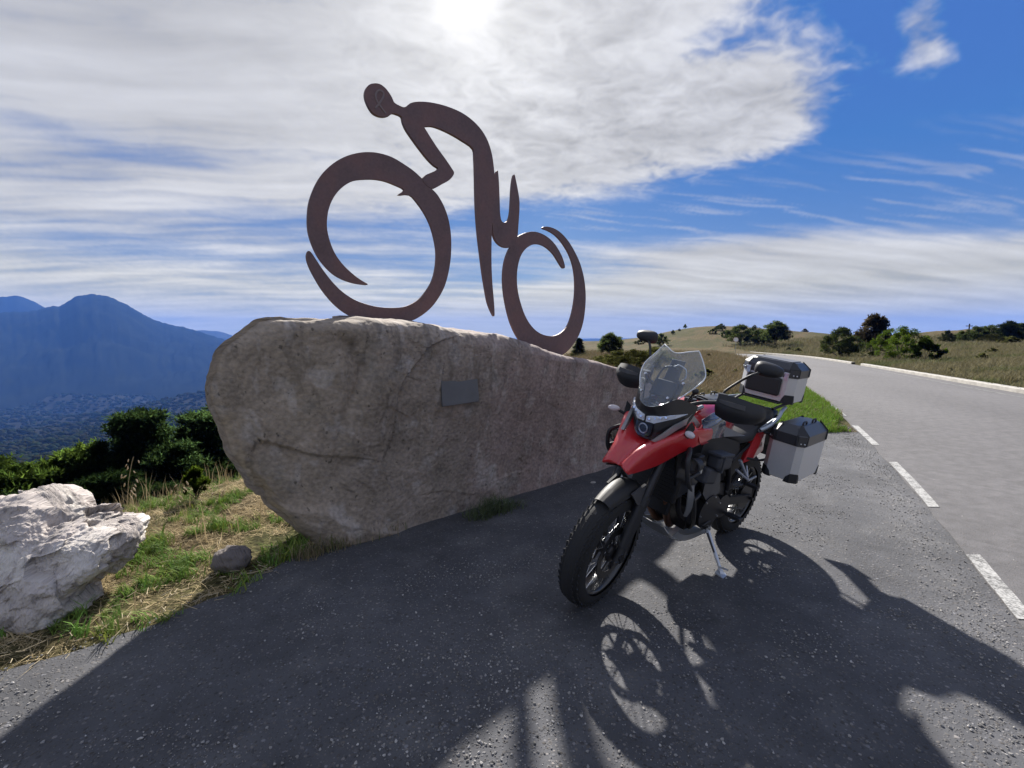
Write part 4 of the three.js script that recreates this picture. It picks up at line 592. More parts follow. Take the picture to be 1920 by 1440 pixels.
// loose chippings on the lay-by
{
  const g = new THREE.IcosahedronGeometry(1, 0), P = g.attributes.position, R0 = rng(3); for (let i = 0; i < P.count; i++) { const k = 1 + 0.3 * n3(P.getX(i) * 2, P.getY(i) * 2, P.getZ(i) * 2); P.setXYZ(i, P.getX(i) * k, P.getY(i) * k * 0.55, P.getZ(i) * k * 0.8); } g.computeVertexNormals();
  const R = rng(727), list = []; let guard = 0;
  while (list.length < 19000 && guard++ < 400000) {
    const f = 0.9 + 7 * Math.pow(R(), 1.5), x = layL(f) - 0.1 + (roadL(f) + 0.5 - layL(f)) * R(); if (inBoulder(x, f)) continue;
    const dens = 0.06 + 1.1 * sstep(0.10, 0.5, fbm2(x * 1.1 + 8, f * 1.1, 4)) + 1.1 * Math.exp(-(((x + 0.25) / 0.45) ** 2) - (((f - 1.7) / 0.6) ** 2)) + 0.9 * Math.exp(-(((x - (roadL(f) - 0.28)) / 0.16) ** 2)) + 0.5 * sstep(0.2, 0.0, x - layL(f));
    if (R() * 1.6 > dens) continue; list.push([x, f]);
  }
  const im = sh(new THREE.InstancedMesh(g, new THREE.MeshStandardMaterial({ color: 0xffffff, roughness: 0.9 }), list.length)), m = new THREE.Matrix4(), q = new THREE.Quaternion(), c = new THREE.Color(); im.name = 'loose_chippings';
  list.forEach(([x, f], i) => { const s = 0.0020 + 0.0060 * Math.pow(R(), 3.2); q.setFromEuler(new THREE.Euler(0.5 * (R() - 0.5), R() * 6.28, 0.5 * (R() - 0.5))); m.compose(new THREE.Vector3(x, 0.0045 + s * 0.4, -f), q, new THREE.Vector3(s, s, s)); im.setMatrixAt(i, m); const t = 0.12 + 0.36 * R() * R(); im.setColorAt(i, c.setRGB(t * 1.04, t, t * 0.95)); });
  im.userData = { kind: 'stuff', label: 'pale loose chippings scattered on the lay-by', category: 'gravel' }; scene.add(im);
}
{ // round road sign by the bend and the thin pole in the far grove
  const f = 62, r = ray(1380, 637), x = r[0] * f / r[2], y = landHeight(x, f), top = EYE + r[1] * f / r[2], g = thing('road_sign', x, y, f, -0.42, 'small round white road sign on a post by the bend', 'road sign');
  mesh('post', rod([0, -0.1, 0], [0, top - y + 0.25, 0], 0.03), std(0.35, 0.35, 0.36, 0.5, 0.6), g);
  const d = mesh('disc', new THREE.CylinderGeometry(0.30, 0.30, 0.02, 32).rotateX(Math.PI / 2), std(0.70, 0.68, 0.66, 0.6), g); d.position.set(0, top - y, 0.05);
  const rim = mesh('rim', new THREE.TorusGeometry(0.29, 0.02, 8, 32), std(0.42, 0.30, 0.28, 0.6), g); rim.position.set(0, top - y, 0.055);
  const f2 = 63, r2 = ray(1818, 607), x2 = r2[0] * f2 / r2[2], y2 = landHeight(x2, f2), p = thing('pole', x2, y2, f2, 0, 'thin wooden pole beside the far grove', 'pole'); const H = EYE + r2[1] * f2 / r2[2] - y2;
  mesh('shaft', rod([0, -0.1, 0], [0, H, 0], 0.09, 0.07), bark, p); mesh('crossbar', rbox(0.9, 0.1, 0.1, 0.01, 0, H - 0.3, 0), bark, p);
}

// ------------------------------------------------------------------ the motorcycle; local x forward, y up, z to its right
{
  const [fx, ff] = onGround(1112, 1124), [rx, rf] = onGround(1358, 993);
  const bike = thing('motorcycle', (fx + rx) / 2, 0.004, (fx, (ff + rf) / 2), 0, 'red adventure motorcycle with metal luggage leaning on its side stand', 'motorcycle');
  bike.rotation.set(-9.7 * Math.PI / 180, Math.atan2(ff - rf, fx - rx), 0, 'YXZ');
  const FXW = 0.775, RXW = -0.775, FR = 0.338, RR = 0.328;
  // materials
  const red = phys(0.50, 0.016, 0.022, 0.32, { clearcoat: 1, clearcoatRoughness: 0.06, bumpMap: null }), blackP = std(0.014, 0.015, 0.018, 0.55), blackG = phys(0.014, 0.015, 0.018, 0.3, { clearcoat: 0.6, clearcoatRoughness: 0.15 }), greyP = std(0.060, 0.060, 0.064, 0.5), rubber = std(0.014, 0.014, 0.015, 0.82), silver = phys(0.34, 0.35, 0.36, 0.38, { metalness: 0.35, clearcoat: 0.4 }), steelBlue = phys(0.07, 0.085, 0.125, 0.26, { metalness: 0.3, clearcoat: 0.8, clearcoatRoughness: 0.1 }), chrome = std(0.62, 0.63, 0.65, 0.28, 1), alloy = std(0.45, 0.46, 0.47, 0.42, 0.9), darkMetal = std(0.045, 0.045, 0.05, 0.42, 0.8), engineMat = std(0.024, 0.024, 0.028, 0.5, 0.55), radiatorMat = std(0.02, 0.02, 0.022, 0.6, 0.4), vinyl = std(0.022, 0.022, 0.024, 0.68);
  const AN = tileNoise(512, [4, 8], 141), AS = tileNoise(512, [128, 2], 142);
  const aluMap = tex(512, 512, (u, v, o, i, j) => { const a = 0.60 * (1 + 0.08 * AN[j * 512 + i] + 0.05 * AS[j * 512 + i]); o[0] = toS(a); o[1] = toS(a * 1.005); o[2] = toS(a * 1.0); }, true, 2, 2);
  const aluR = tex(512, 512, (u, v, o, i, j) => { o[0] = o[1] = o[2] = 0.48 + 0.12 * AN[j * 512 + i]; }, false, 2, 2);
  const alu = new THREE.MeshStandardMaterial({ map: aluMap, roughness: 1, roughnessMap: aluR, metalness: 0.4 });
  const lidMat = phys(0.030, 0.032, 0.037, 0.42, { clearcoat: 0.3, clearcoatRoughness: 0.3 }), glassy = phys(0.9, 0.92, 0.95, 0.03, { transmission: 1, thickness: 0, ior: 1.5 }), screenGlass = phys(0.66, 0.73, 0.82, 0.10, { transmission: 0.86, thickness: 0, ior: 1.49 }), lampClear = phys(0.85, 0.85, 0.88, 0.08, { transmission: 0.7, thickness: 0 }), reflector = std(0.75, 0.76, 0.78, 0.12, 1), diode = std(0.75, 0.77, 0.8, 0.3);
  let body = false;                                                                  // bodywork is drawn on an even side view and then fitted to the wheelbase
  const fitX = [[-1, -0.24], [-0.5, -0.17], [0, -0.10], [0.2, -0.075], [0.6, -0.035], [0.85, -0.02]], fitY = [[-1, -0.06], [-0.5, -0.055], [0, -0.035], [0.2, -0.03], [0.6, -0.02], [0.85, -0.02]];
  const part = (name, geo, mat, parent = bike) => { if (body) { const P = geo.attributes.position; for (let i = 0; i < P.count; i++) { const x = P.getX(i), y = P.getY(i); P.setXY(i, x + table(fitX, x), y + table(fitY, x)); } } return mesh(name, geo, mat, parent); };
  const group = (name, parent = bike) => { const g = new THREE.Group(); g.name = name; parent.add(g); return g; };

  // ---- steering: everything that turns with the bars
  const AX = new THREE.Vector3(-0.44, 0.898, 0).normalize(), AP = new THREE.Vector3(0.40, 1.05, 0), ST = 9 * Math.PI / 180;
  const steer = new THREE.Matrix4().makeTranslation(AP.x, AP.y, AP.z).multiply(new THREE.Matrix4().makeRotationAxis(AX, ST)).multiply(new THREE.Matrix4().makeTranslation(-AP.x, -AP.y, -AP.z));
  const turned = o => { o.applyMatrix4(steer); return o; };

  // ---- wheels
  function wheel(name, cx, R, tw, rimR, spokes, tubeColour) {
    const g = group(name); g.position.set(cx, R, 0);
    const prof = []; for (let k = 0; k <= 30; k++) { const a = -Math.PI * 0.5 + Math.PI * k / 30, s = Math.sin(a), c = Math.cos(a); prof.push(new THREE.Vector2(rimR + 0.004 + (R - rimR - 0.004) * Math.pow(Math.max(c, 0), 0.62), s * tw / 2 * (1 - 0.14 * Math.pow(Math.max(c, 0), 3)))); }
    const ty = new THREE.LatheGeometry(prof, 88).rotateX(Math.PI / 2); part('tyre', ty, rubber, g);
    const blocks = []; const nb = 46; for (let k = 0; k < nb; k++) for (const [zz, wz, sk, off] of [[0.0, 0.026, 0.0, 0], [0.027, 0.022, 0.3, 0.5], [-0.027, 0.022, -0.3, 0.5], [0.045, 0.016, 0.45, 0], [-0.045, 0.016, -0.45, 0]]) { const z2 = zz * tw / 0.115, ww = Math.abs(z2) / (tw / 2), rad = rimR + 0.004 + (R - rimR - 0.004) * Math.pow(Math.sqrt(Math.max(0, 1 - ww * ww)), 0.62) - (Math.abs(zz) > 0.02 ? 0.0062 : 0.0042); const a = (k + off) / nb * 6.2832; const b = rbox(0.041, 0.008, wz, 0.002); b.rotateY(sk * 0.6).rotateX(-Math.atan2(z2, 0.09) * 0.9).translate(0, rad, z2).rotateZ(a); blocks.push(b); }
    part('tread', merge(blocks), rubber, g);
    const w = tw * 0.40; part('rim', new THREE.LatheGeometry([[rimR + 0.006, -w], [rimR + 0.004, -w - 0.004], [rimR - 0.010, -w], [rimR - 0.013, -w * 0.7], [rimR - 0.024, -w * 0.35], [rimR - 0.026, 0], [rimR - 0.024, w * 0.35], [rimR - 0.013, w * 0.7], [rimR - 0.010, w], [rimR + 0.004, w + 0.004], [rimR + 0.006, w]].map(p => new THREE.Vector2(...p)), 72).rotateX(Math.PI / 2), tubeColour, g);
    part('hub', new THREE.LatheGeometry([[0.012, -0.08], [0.05, -0.07], [0.055, -0.052], [0.034, -0.04], [0.030, 0], [0.034, 0.04], [0.055, 0.052], [0.05, 0.07], [0.012, 0.08]].map(p => new THREE.Vector2(...p)), 28).rotateX(Math.PI / 2), darkMetal, g);
    for (let k = 0; k < spokes; k++) { const s = k % 2 ? 1 : -1, a = k / spokes * 6.2832, cross = ((k >> 1) % 2 ? 1 : -1) * 0.72, b = a + cross; part('spoke', rod([0.05 * Math.cos(b), 0.05 * Math.sin(b), s * 0.046], [(rimR - 0.016) * Math.cos(a), (rimR - 0.016) * Math.sin(a), s * w * 0.75], 0.0021, 0.0021, 6), chrome, g); }
    return g;
  }
  function disc(parent, R, r, z, bolts) { const d = part('brake_disc', new THREE.RingGeometry(r, R, 60, 1), darkMetal, parent); d.geometry = poly2([...Array(60)].map((_, i) => [R * (1 + 0.018 * Math.sin(i * 1.256)) * Math.cos(i / 60 * 6.2832), R * (1 + 0.018 * Math.sin(i * 1.256)) * Math.sin(i / 60 * 6.2832)]), 0.005, 0.0008, false, [[...Array(40)].map((_, i) => [r * Math.cos(-i / 40 * 6.2832), r * Math.sin(-i / 40 * 6.2832)])]).translate(0, 0, z); part('disc_carrier', merge([...Array(6)].map((_, i) => rod([0, 0, z], [(r + 0.004) * Math.cos(i * 1.0472 + 0.3), (r + 0.004) * Math.sin(i * 1.0472 + 0.3), z], 0.006, 0.005, 6))), engineMat, parent); }
  const fw = wheel('front_wheel', FXW, FR, 0.136, 0.250, 32, blackG); disc(fw, 0.152, 0.112, -0.064); disc(fw, 0.152, 0.112, 0.064); turned(fw);
  const rw = wheel('rear_wheel', RXW, RR, 0.156, 0.224, 32, blackG); disc(rw, 0.128, 0.095, 0.082);
  part('sprocket', poly2([...Array(84)].map((_, i) => [(i % 2 ? 0.103 : 0.110) * Math.cos(i / 84 * 6.2832), (i % 2 ? 0.103 : 0.110) * Math.sin(i / 84 * 6.2832)]), 0.007, 0).translate(0, 0, -0.090), darkMetal, rw);

  // ---- fork, mudguard, calipers
  for (const s of [-1, 1]) {
    const dir = [-0.44, 0.898], at = (t, z = 0.102) => [FXW + dir[0] * t, FR + dir[1] * t, s * z];
    const leg = turned(part('fork_leg', merge([rod(at(-0.03), at(0.30), 0.025, 0.024, 18), rod(at(0.24), at(0.36), 0.029, 0.029, 18)]), blackP));
    const st = part('stanchion', rod(at(0.30), at(0.86), 0.0235, 0.0235, 16), darkMetal); turned(st);
    const guard = part('fork_guard', shell([[[at(0.06)[0] + 0.012, at(0.06)[1], s * 0.132], [at(0.06)[0] + 0.042, at(0.06)[1] + 0.02, s * 0.108], [at(0.06)[0] + 0.028, at(0.06)[1] + 0.02, s * 0.078]], [[at(0.3)[0] + 0.008, at(0.3)[1], s * 0.134], [at(0.3)[0] + 0.044, at(0.3)[1] + 0.02, s * 0.108], [at(0.3)[0] + 0.028, at(0.3)[1] + 0.02, s * 0.078]]], 10, 6, 0.004), blackP); turned(guard);
    const cal = part('brake_caliper', merge([rbox(0.072, 0.10, 0.05, 0.012).rotateZ(-0.35).translate(FXW - 0.098, FR + 0.115, s * 0.078), rbox(0.03, 0.07, 0.03, 0.006).rotateZ(-0.35).translate(FXW - 0.06, FR + 0.11, s * 0.092)]), blackG); turned(cal);
    const cup = part('axle_cap', new THREE.CylinderGeometry(0.022, 0.025, 0.03, 14).rotateX(Math.PI / 2).translate(FXW - 0.0, FR, s * 0.112), darkMetal); turned(cup);
  }
  turned(part('axle', rod([FXW, FR, -0.12], [FXW, FR, 0.12], 0.011), darkMetal));
  turned(part('triple_clamp', merge([rbox(0.10, 0.04, 0.25, 0.015).rotateZ(0.455).translate(0.485, 0.93, 0), rbox(0.10, 0.035, 0.25, 0.015).rotateZ(0.455).translate(0.415, 1.095, 0)]), engineMat));
  { // front mudguard: a curved blade over the tyre with side arms
    const rows = []; for (let k = 0; k <= 8; k++) { const a = lerp(1.17, 2.35, k / 8), tip = Math.sin(Math.PI * clamp(k / 8 * 0.75 + 0.12)), R = lerp(0.370, 0.415, sstep(0, 0.7, k / 8)), W = lerp(0.030, 0.070, Math.pow(tip, 0.6)); rows.push([0, 0.5, 0.85, 1].map((u, m) => { const rr = R - [0, 0.007, 0.030, 0.060][m] * (0.4 + 0.6 * tip); return [FXW + rr * Math.cos(a), FR + rr * Math.sin(a), u * W]; })); }
    turned(part('mudguard', shell(mir(rows), 40, 48, -0.004), std(0.014, 0.014, 0.016, 0.58)));
    for (const s of [-1, 1]) turned(part('mudguard_arm', hull([[FXW - 0.03, FR + 0.36, s * 0.07], [FXW - 0.16, FR + 0.39, s * 0.075], [FXW - 0.16, FR + 0.29, s * 0.105], [FXW - 0.10, FR + 0.27, s * 0.105], [FXW - 0.03, FR + 0.36, s * 0.082], [FXW - 0.16, FR + 0.39, s * 0.09]]), greyP));
  }
  // ---- handlebar and what it carries
  const barOff = new THREE.Matrix4().makeTranslation(-0.125, -0.02, 0), turnedBar = o => { o.applyMatrix4(barOff); return turned(o); };
  const hb = [[0.30, 1.225, 0.40], [0.335, 1.225, 0.26], [0.375, 1.195, 0.14], [0.44, 1.155, 0.06], [0.455, 1.15, 0]];
  turnedBar(part('handlebar', tube([...hb.map(p => [p[0], p[1], -p[2]]), ...hb.slice(0, -1).reverse()], 0.012, 10, 60), blackP));
  for (const s of [-1, 1]) {
    turnedBar(part('grip', rod([0.332, 1.225, s * 0.275], [0.300, 1.225, s * 0.405], 0.017, 0.017, 14), rubber));
    turnedBar(part('bar_weight', rod([0.300, 1.225, s * 0.405], [0.294, 1.225, s * 0.43], 0.018, 0.014, 14), darkMetal));
    turnedBar(part('switch_block', rbox(0.06, 0.055, 0.05, 0.012).rotateY(s * 0.22).translate(0.337, 1.22, s * 0.245), blackP));
    turnedBar(part('lever', tube([[0.365, 1.222, s * 0.235], [0.388, 1.215, s * 0.29], [0.372, 1.205, s * 0.385]], 0.0065, 6, 16), blackP));
    const guard = [[[0.425, 1.285, 0.235], [0.445, 1.225, 0.232], [0.42, 1.168, 0.24]], [[0.430, 1.292, 0.30], [0.460, 1.225, 0.305], [0.43, 1.155, 0.31]], [[0.405, 1.285, 0.37], [0.435, 1.22, 0.38], [0.405, 1.160, 0.375]], [[0.355, 1.268, 0.425], [0.370, 1.215, 0.440], [0.350, 1.170, 0.425]], [[0.315, 1.25, 0.447], [0.315, 1.215, 0.455], [0.315, 1.185, 0.447]]];
    const g0 = shell(guard, 16, 28, 0.006); turnedBar(part('hand_guard', s > 0 ? g0 : flipZ(g0), blackP));
    const sp0 = shell([[[0.448, 1.243, 0.25], [0.45, 1.228, 0.25]], [[0.466, 1.25, 0.31], [0.468, 1.226, 0.31]], [[0.440, 1.246, 0.38], [0.442, 1.222, 0.385]]].map(r => r.map(p => [p[0] + 0.006, p[1] + 0.02, p[2]])), 4, 20, 0.004);
    turnedBar(part('guard_trim', s > 0 ? sp0 : flipZ(sp0), greyP));
    // mirror
    const m = s > 0 ? [0.205, 1.458, 0.372] : [0.255, 1.452, -0.392];
    turnedBar(part('mirror_stem', tube([[0.335, 1.232, s * 0.225], [0.325, 1.285, s * 0.225], [0.290, 1.355, s * 0.275], [m[0] + 0.06, m[1] - 0.045, s * (Math.abs(m[2]) - 0.065)], [m[0] + 0.012, m[1] - 0.01, s * (Math.abs(m[2]) - 0.02)]], 0.0075, 8, 36), blackP));
    const ring = (dx, k) => [...Array(22)].map((_, i) => { const a = i / 22 * 6.2832, c = Math.cos(a), q = Math.sin(a), e = 2 / 2.8; return [m[0] + dx, m[1] + Math.sign(q) * Math.pow(Math.abs(q), e) * 0.040 * k * (1 - 0.22 * s * Math.sign(s) * c), m[2] + s * Math.sign(c) * Math.pow(Math.abs(c), e) * 0.074 * k]; });
    const shellGeo = loft([ring(0.040, 0.35), ring(0.034, 0.62), ring(0.020, 0.86), ring(0.002, 0.98), ring(-0.012, 1.0), ring(-0.016, 0.95)], true, 0.9);
    const ms = turnedBar(part('mirror', shellGeo, blackP)); const gl = part('mirror_glass', loft([ring(-0.0165, 0.92), ring(-0.018, 0.92)], true), std(0.8, 0.8, 0.8, 0.03, 1), ms); gl.matrixAutoUpdate = true;
  }
  // ---- cockpit
  body = true;
  part('instrument_panel', merge([rbox(0.03, 0.10, 0.17, 0.008).rotateZ(0.5).translate(0.475, 1.25, 0), rbox(0.02, 0.04, 0.10, 0.006).rotateZ(0.5).translate(0.46, 1.18, 0)]), blackP);
  part('instrument_stay', merge([tube([[0.52, 1.14, 0.06], [0.50, 1.25, 0.07], [0.46, 1.36, 0.05], [0.455, 1.38, 0]], 0.006, 6, 20), tube([[0.52, 1.14, -0.06], [0.50, 1.25, -0.07], [0.46, 1.36, -0.05], [0.455, 1.38, 0]], 0.006, 6, 20)]), darkMetal);
  part('phone_holder', merge([rbox(0.014, 0.15, 0.085, 0.008).rotateZ(0.4).translate(0.415, 1.345, 0.01), rbox(0.02, 0.03, 0.10, 0.005).rotateZ(0.4).translate(0.425, 1.29, 0.01)]), blackP);
  part('charging_cable', tube([[0.40, 1.30, -0.03], [0.43, 1.33, -0.075], [0.43, 1.375, -0.07], [0.425, 1.392, -0.02], [0.425, 1.37, 0.02]], 0.0035, 6, 40), std(0.55, 0.55, 0.56, 0.5));
  part('ball_mount', merge([rod([0.40, 1.20, -0.10], [0.415, 1.26, -0.135], 0.009, 0.009), new THREE.SphereGeometry(0.018, 12, 10).translate(0.418, 1.27, -0.14)]), blackP);
  body = false; for (const s of [-1, 1]) turnedBar(part('reservoir', new THREE.CylinderGeometry(0.025, 0.023, 0.042, 16).translate(0.375, 1.258, s * 0.235), blackP));
  for (const s of [-1, 1]) turned(part('brake_hose', tube([[0.37, 1.23, s * 0.2], [0.43, 1.24, s * 0.15], [0.50, 1.12, s * 0.10], [0.52, 0.95, s * 0.09], [0.60, 0.70, s * 0.115], [0.70, 0.50, s * 0.11]], 0.0045, 6, 40), rubber));
  // ---- windscreen and nose
  body = true;
  const sc = mir([[[0.617, 1.165, 0], [0.602, 1.182, 0.06], [0.535, 1.232, 0.125]], [[0.580, 1.24, 0], [0.562, 1.252, 0.085], [0.490, 1.30, 0.172]], [[0.530, 1.33, 0], [0.508, 1.337, 0.105], [0.440, 1.362, 0.192]], [[0.478, 1.415, 0], [0.456, 1.424, 0.092], [0.412, 1.432, 0.150]], [[0.448, 1.458, 0], [0.428, 1.478, 0.070], [0.405, 1.489, 0.108]]]);
  const scr = part('windscreen', gridGeo(36, 36, (u, v) => spline2d(sc, u, v)), screenGlass); scr.userData.label = 'tall clear windscreen with a pale edge';
  { const edge = []; for (let k = 0; k <= 20; k++) edge.push(spline2d(sc, 0, k / 20)); for (let k = 1; k <= 20; k++) edge.push(spline2d(sc, k / 20, 1)); for (let k = 19; k >= 0; k--) edge.push(spline2d(sc, 1, k / 20)); part('edge_strip', tube(edge, 0.0034, 6, 160), phys(0.85, 0.87, 0.89, 0.3, { transmission: 0.3, thickness: 0 }), scr);
    for (const [u, v] of [[0.22, 0.16], [0.78, 0.16], [0.2, 0.42], [0.8, 0.42]]) { const p = spline2d(sc, u, v); part('screen_screw', new THREE.CylinderGeometry(0.007, 0.007, 0.012, 10).rotateZ(-1.1).translate(...p), chrome, scr); } }
  const nose = mir([[[0.596, 0.975, 0], [0.592, 0.978, 0.05], [0.560, 0.985, 0.10], [0.50, 1.02, 0.145]], [[0.602, 1.045, 0], [0.598, 1.048, 0.06], [0.562, 1.06, 0.115], [0.485, 1.09, 0.172]], [[0.604, 1.112, 0], [0.594, 1.118, 0.066], [0.552, 1.135, 0.132], [0.462, 1.155, 0.188]], [[0.622, 1.163, 0], [0.602, 1.183, 0.066], [0.540, 1.232, 0.132], [0.445, 1.20, 0.190]]]);
  const noseM = part('nose_fairing', shell(nose, 36, 24, -0.006), blackG);
  const hl = group('headlight');
  part('lamp_housing', hull([[0.614, 0.992, 0.024], [0.614, 0.992, -0.024], [0.614, 1.012, 0.05], [0.614, 1.012, -0.05], [0.612, 1.072, 0.052], [0.612, 1.072, -0.052], [0.56, 0.98, 0.03], [0.56, 0.98, -0.03], [0.56, 1.08, 0.06], [0.56, 1.08, -0.06]]), darkMetal, hl);
  part('projector_ring', new THREE.TorusGeometry(0.026, 0.004, 8, 28).rotateY(Math.PI / 2).translate(0.618, 1.036, 0), chrome, hl);
  part('projector_lens', new THREE.SphereGeometry(0.027, 20, 14).scale(0.45, 1, 1).translate(0.612, 1.036, 0), glassy, hl);
  part('lamp_cover', hull([[0.630, 0.996, 0.022], [0.630, 0.996, -0.022], [0.628, 1.014, 0.047], [0.628, 1.014, -0.047], [0.626, 1.070, 0.049], [0.626, 1.070, -0.049], [0.628, 0.996, 0.022], [0.628, 0.996, -0.022], [0.626, 1.014, 0.047], [0.626, 1.014, -0.047], [0.624, 1.070, 0.049], [0.624, 1.070, -0.049]]), glassy, hl);
  for (const s of [-1, 1]) {
    const wedge = [[0.612, 1.078, 0.008], [0.604, 1.078, 0.055], [0.545, 1.128, 0.142], [0.500, 1.158, 0.176], [0.550, 1.146, 0.138], [0.600, 1.112, 0.066], [0.613, 1.108, 0.008]].map(p => [p[0] + 0.008, p[1], s * p[2]]);
    const inner = wedge.map(p => [p[0] - 0.012, p[1], p[2] * 0.98]);
    part('light_bar', hull([...wedge.map(p => [p[0] - 0.002, p[1], p[2]]), ...inner]), diode, hl);
    part('light_bar_cover', hull([...wedge.map(p => [p[0] + 0.003, p[1] + (p[1] > 1.12 ? -0.002 : 0), p[2]]), ...wedge.map(p => [p[0] + 0.001, p[1], p[2]])]), glassy, hl);
    for (let k = 0; k < 4; k++) { const t = 0.1 + 0.2 * k; part('diode_cell', rbox(0.008, 0.016, 0.020, 0.003).rotateZ(0.1).translate(lerp(0.622, 0.566, t), lerp(1.093, 1.138, t), s * lerp(0.014, 0.142, t)), reflector, hl); }
  }
  // ---- red beak with its two lobes, silver wings above it
  const bk = mir([
    [[0.745, 0.842, 0], [0.775, 0.838, 0.036], [0.785, 0.834, 0.074], [0.770, 0.828, 0.080]],
    [[0.776, 0.850, 0], [0.806, 0.870, 0.040], [0.812, 0.852, 0.080], [0.795, 0.830, 0.086]],
    [[0.718, 0.898, 0], [0.738, 0.938, 0.058], [0.722, 0.920, 0.104], [0.704, 0.832, 0.092]],
    [[0.650, 0.945, 0], [0.664, 0.984, 0.080], [0.640, 0.985, 0.142], [0.600, 0.862, 0.124]],
    [[0.590, 0.965, 0], [0.585, 1.010, 0.098], [0.560, 1.040, 0.186], [0.515, 0.942, 0.186]],
    [[0.500, 0.975, 0], [0.500, 1.050, 0.13], [0.475, 1.080, 0.222], [0.430, 0.990, 0.226]],
    [[0.390, 0.985, 0], [0.385, 1.060, 0.15], [0.350, 1.080, 0.236], [0.320, 1.015, 0.234]]]);
  const beak = part('beak', shell(bk, 60, 50, -0.006), red); beak.userData.label = 'glossy red beak split by a groove';
  part('beak_underside', shell(mir([[[0.77, 0.835, 0], [0.79, 0.824, 0.072]], [[0.66, 0.86, 0], [0.66, 0.832, 0.092]], [[0.52, 0.90, 0], [0.52, 0.90, 0.16]]]), 12, 12, 0.004), blackP);
  for (const s of [-1, 1]) {
    body = false; const W = [[0.644, 0.985, 0.098], [0.592, 0.969, 0.112], [0.558, 1.002, 0.126], [0.491, 1.047, 0.15], [0.415, 1.087, 0.175], [0.397, 1.088, 0.181], [0.356, 1.038, 0.187], [0.346, 1.074, 0.193], [0.425, 1.136, 0.178], [0.443, 1.115, 0.17], [0.527, 1.07, 0.141], [0.588, 1.022, 0.119]];
    const quad = (a, b, c, d) => { const p = [W[a], W[b], W[c], W[d]].map(q => [q[0], q[1], s * (q[2] + 0.004)]); return hull([...p, ...p.map(q => [q[0] - 0.012, q[1] - 0.004, q[2] - s * 0.012])]); };
    part('wing_panel', merge([quad(0, 1, 2, 11), quad(2, 3, 10, 11), quad(3, 4, 9, 10), quad(4, 5, 8, 9), quad(5, 6, 7, 8)]), silver); body = true;
    const inds = [0.575, 1.076, s * 0.250];
    const ind = part('indicator', merge([new THREE.SphereGeometry(1, 16, 12).scale(0.020, 0.018, 0.036).rotateY(s * 0.5).translate(...inds)]), phys(0.75, 0.70, 0.72, 0.15, { transmission: 0.35, thickness: 0 })); part('indicator_stem', rod([0.52, 1.045, s * 0.20], [inds[0] - 0.012, inds[1] - 0.004, s * 0.25], 0.010, 0.008, 8), blackP, ind);
    // dark mesh grille under the wing hook
    part('side_grille', hull([[0.545, 1.055, s * 0.200], [0.515, 1.128, s * 0.213], [0.49, 1.088, s * 0.224], [0.52, 1.03, s * 0.212], [0.52, 1.05, s * 0.18], [0.50, 1.10, s * 0.19]]), blackP);
    // tank flank
    const tp = [[[0.405, 1.125, 0.205], [0.30, 1.152, 0.198], [0.195, 1.152, 0.182]], [[0.42, 1.072, 0.232], [0.28, 1.090, 0.232], [0.145, 1.078, 0.206]], [[0.405, 1.022, 0.230], [0.27, 1.008, 0.228], [0.13, 0.985, 0.196]]];
    const t0 = shell(tp, 18, 14, 0.006); part('tank_flank', s > 0 ? t0 : flipZ(t0), steelBlue);
    part('flank_ridge', tube([[0.40, 1.118, s * 0.212], [0.30, 1.122, s * 0.218], [0.20, 1.125, s * 0.196]], 0.006, 6, 16), steelBlue);
    const rs = shell([[[0.46, 1.075, 0.226], [0.39, 1.115, 0.212]], [[0.44, 1.01, 0.236], [0.38, 1.02, 0.236]], [[0.40, 0.985, 0.228], [0.33, 0.99, 0.228]]], 10, 12, 0.006); part('red_shoulder', s > 0 ? rs : flipZ(rs), red);
    part('grey_side_panel', hull([[0.142, 1.058, s * 0.196], [-0.189, 0.948, s * 0.178], [0.130, 0.990, s * 0.204], [0.142, 1.05, s * 0.17], [-0.17, 0.945, s * 0.15], [0.13, 0.98, s * 0.17]]), std(0.20, 0.205, 0.215, 0.5, 0.2));
    part('lower_side_cover', hull([[0.33, 1.005, s * 0.205], [0.12, 0.985, s * 0.19], [-0.17, 0.90, s * 0.160], [-0.22, 0.83, s * 0.15], [-0.10, 0.74, s * 0.15], [0.16, 0.80, s * 0.175], [0.33, 0.90, s * 0.195], [0.33, 1.0, s * 0.12], [-0.2, 0.88, s * 0.1], [-0.1, 0.75, s * 0.1], [0.3, 0.9, s * 0.12]]), vinyl);
    part('tail_panel', hull([[-0.300, 0.725, s * 0.150], [-0.40, 0.93, s * 0.150], [-0.54, 0.93, s * 0.150], [-0.56, 0.78, s * 0.150], [-0.40, 0.745, s * 0.165], [-0.46, 0.88, s * 0.168], [-0.32, 0.735, s * 0.12], [-0.55, 0.92, s * 0.12], [-0.55, 0.80, s * 0.12], [-0.40, 0.92, s * 0.12]]), red);
    // grab rail
    part('grab_rail', merge([tube([[-0.36, 0.968, s * 0.185], [-0.45, 1.00, s * 0.205], [-0.53, 1.055, s * 0.212], [-0.58, 1.085, s * 0.20], [-0.70, 1.095, s * 0.17]], 0.013, 8, 36), hull([[-0.36, 0.985, s * 0.18], [-0.37, 0.95, s * 0.18], [-0.52, 1.05, s * 0.20], [-0.50, 1.02, s * 0.20], [-0.37, 0.96, s * 0.165], [-0.51, 1.04, s * 0.185]])]), phys(0.34, 0.38, 0.42, 0.35, { metalness: 0.6 }));
    // footrests and their hangers
    part('footrest', merge([rbox(0.045, 0.022, 0.10, 0.006, -0.16, 0.40, s * 0.235), rod([-0.16, 0.40, s * 0.14], [-0.16, 0.40, s * 0.20], 0.010)]), darkMetal);
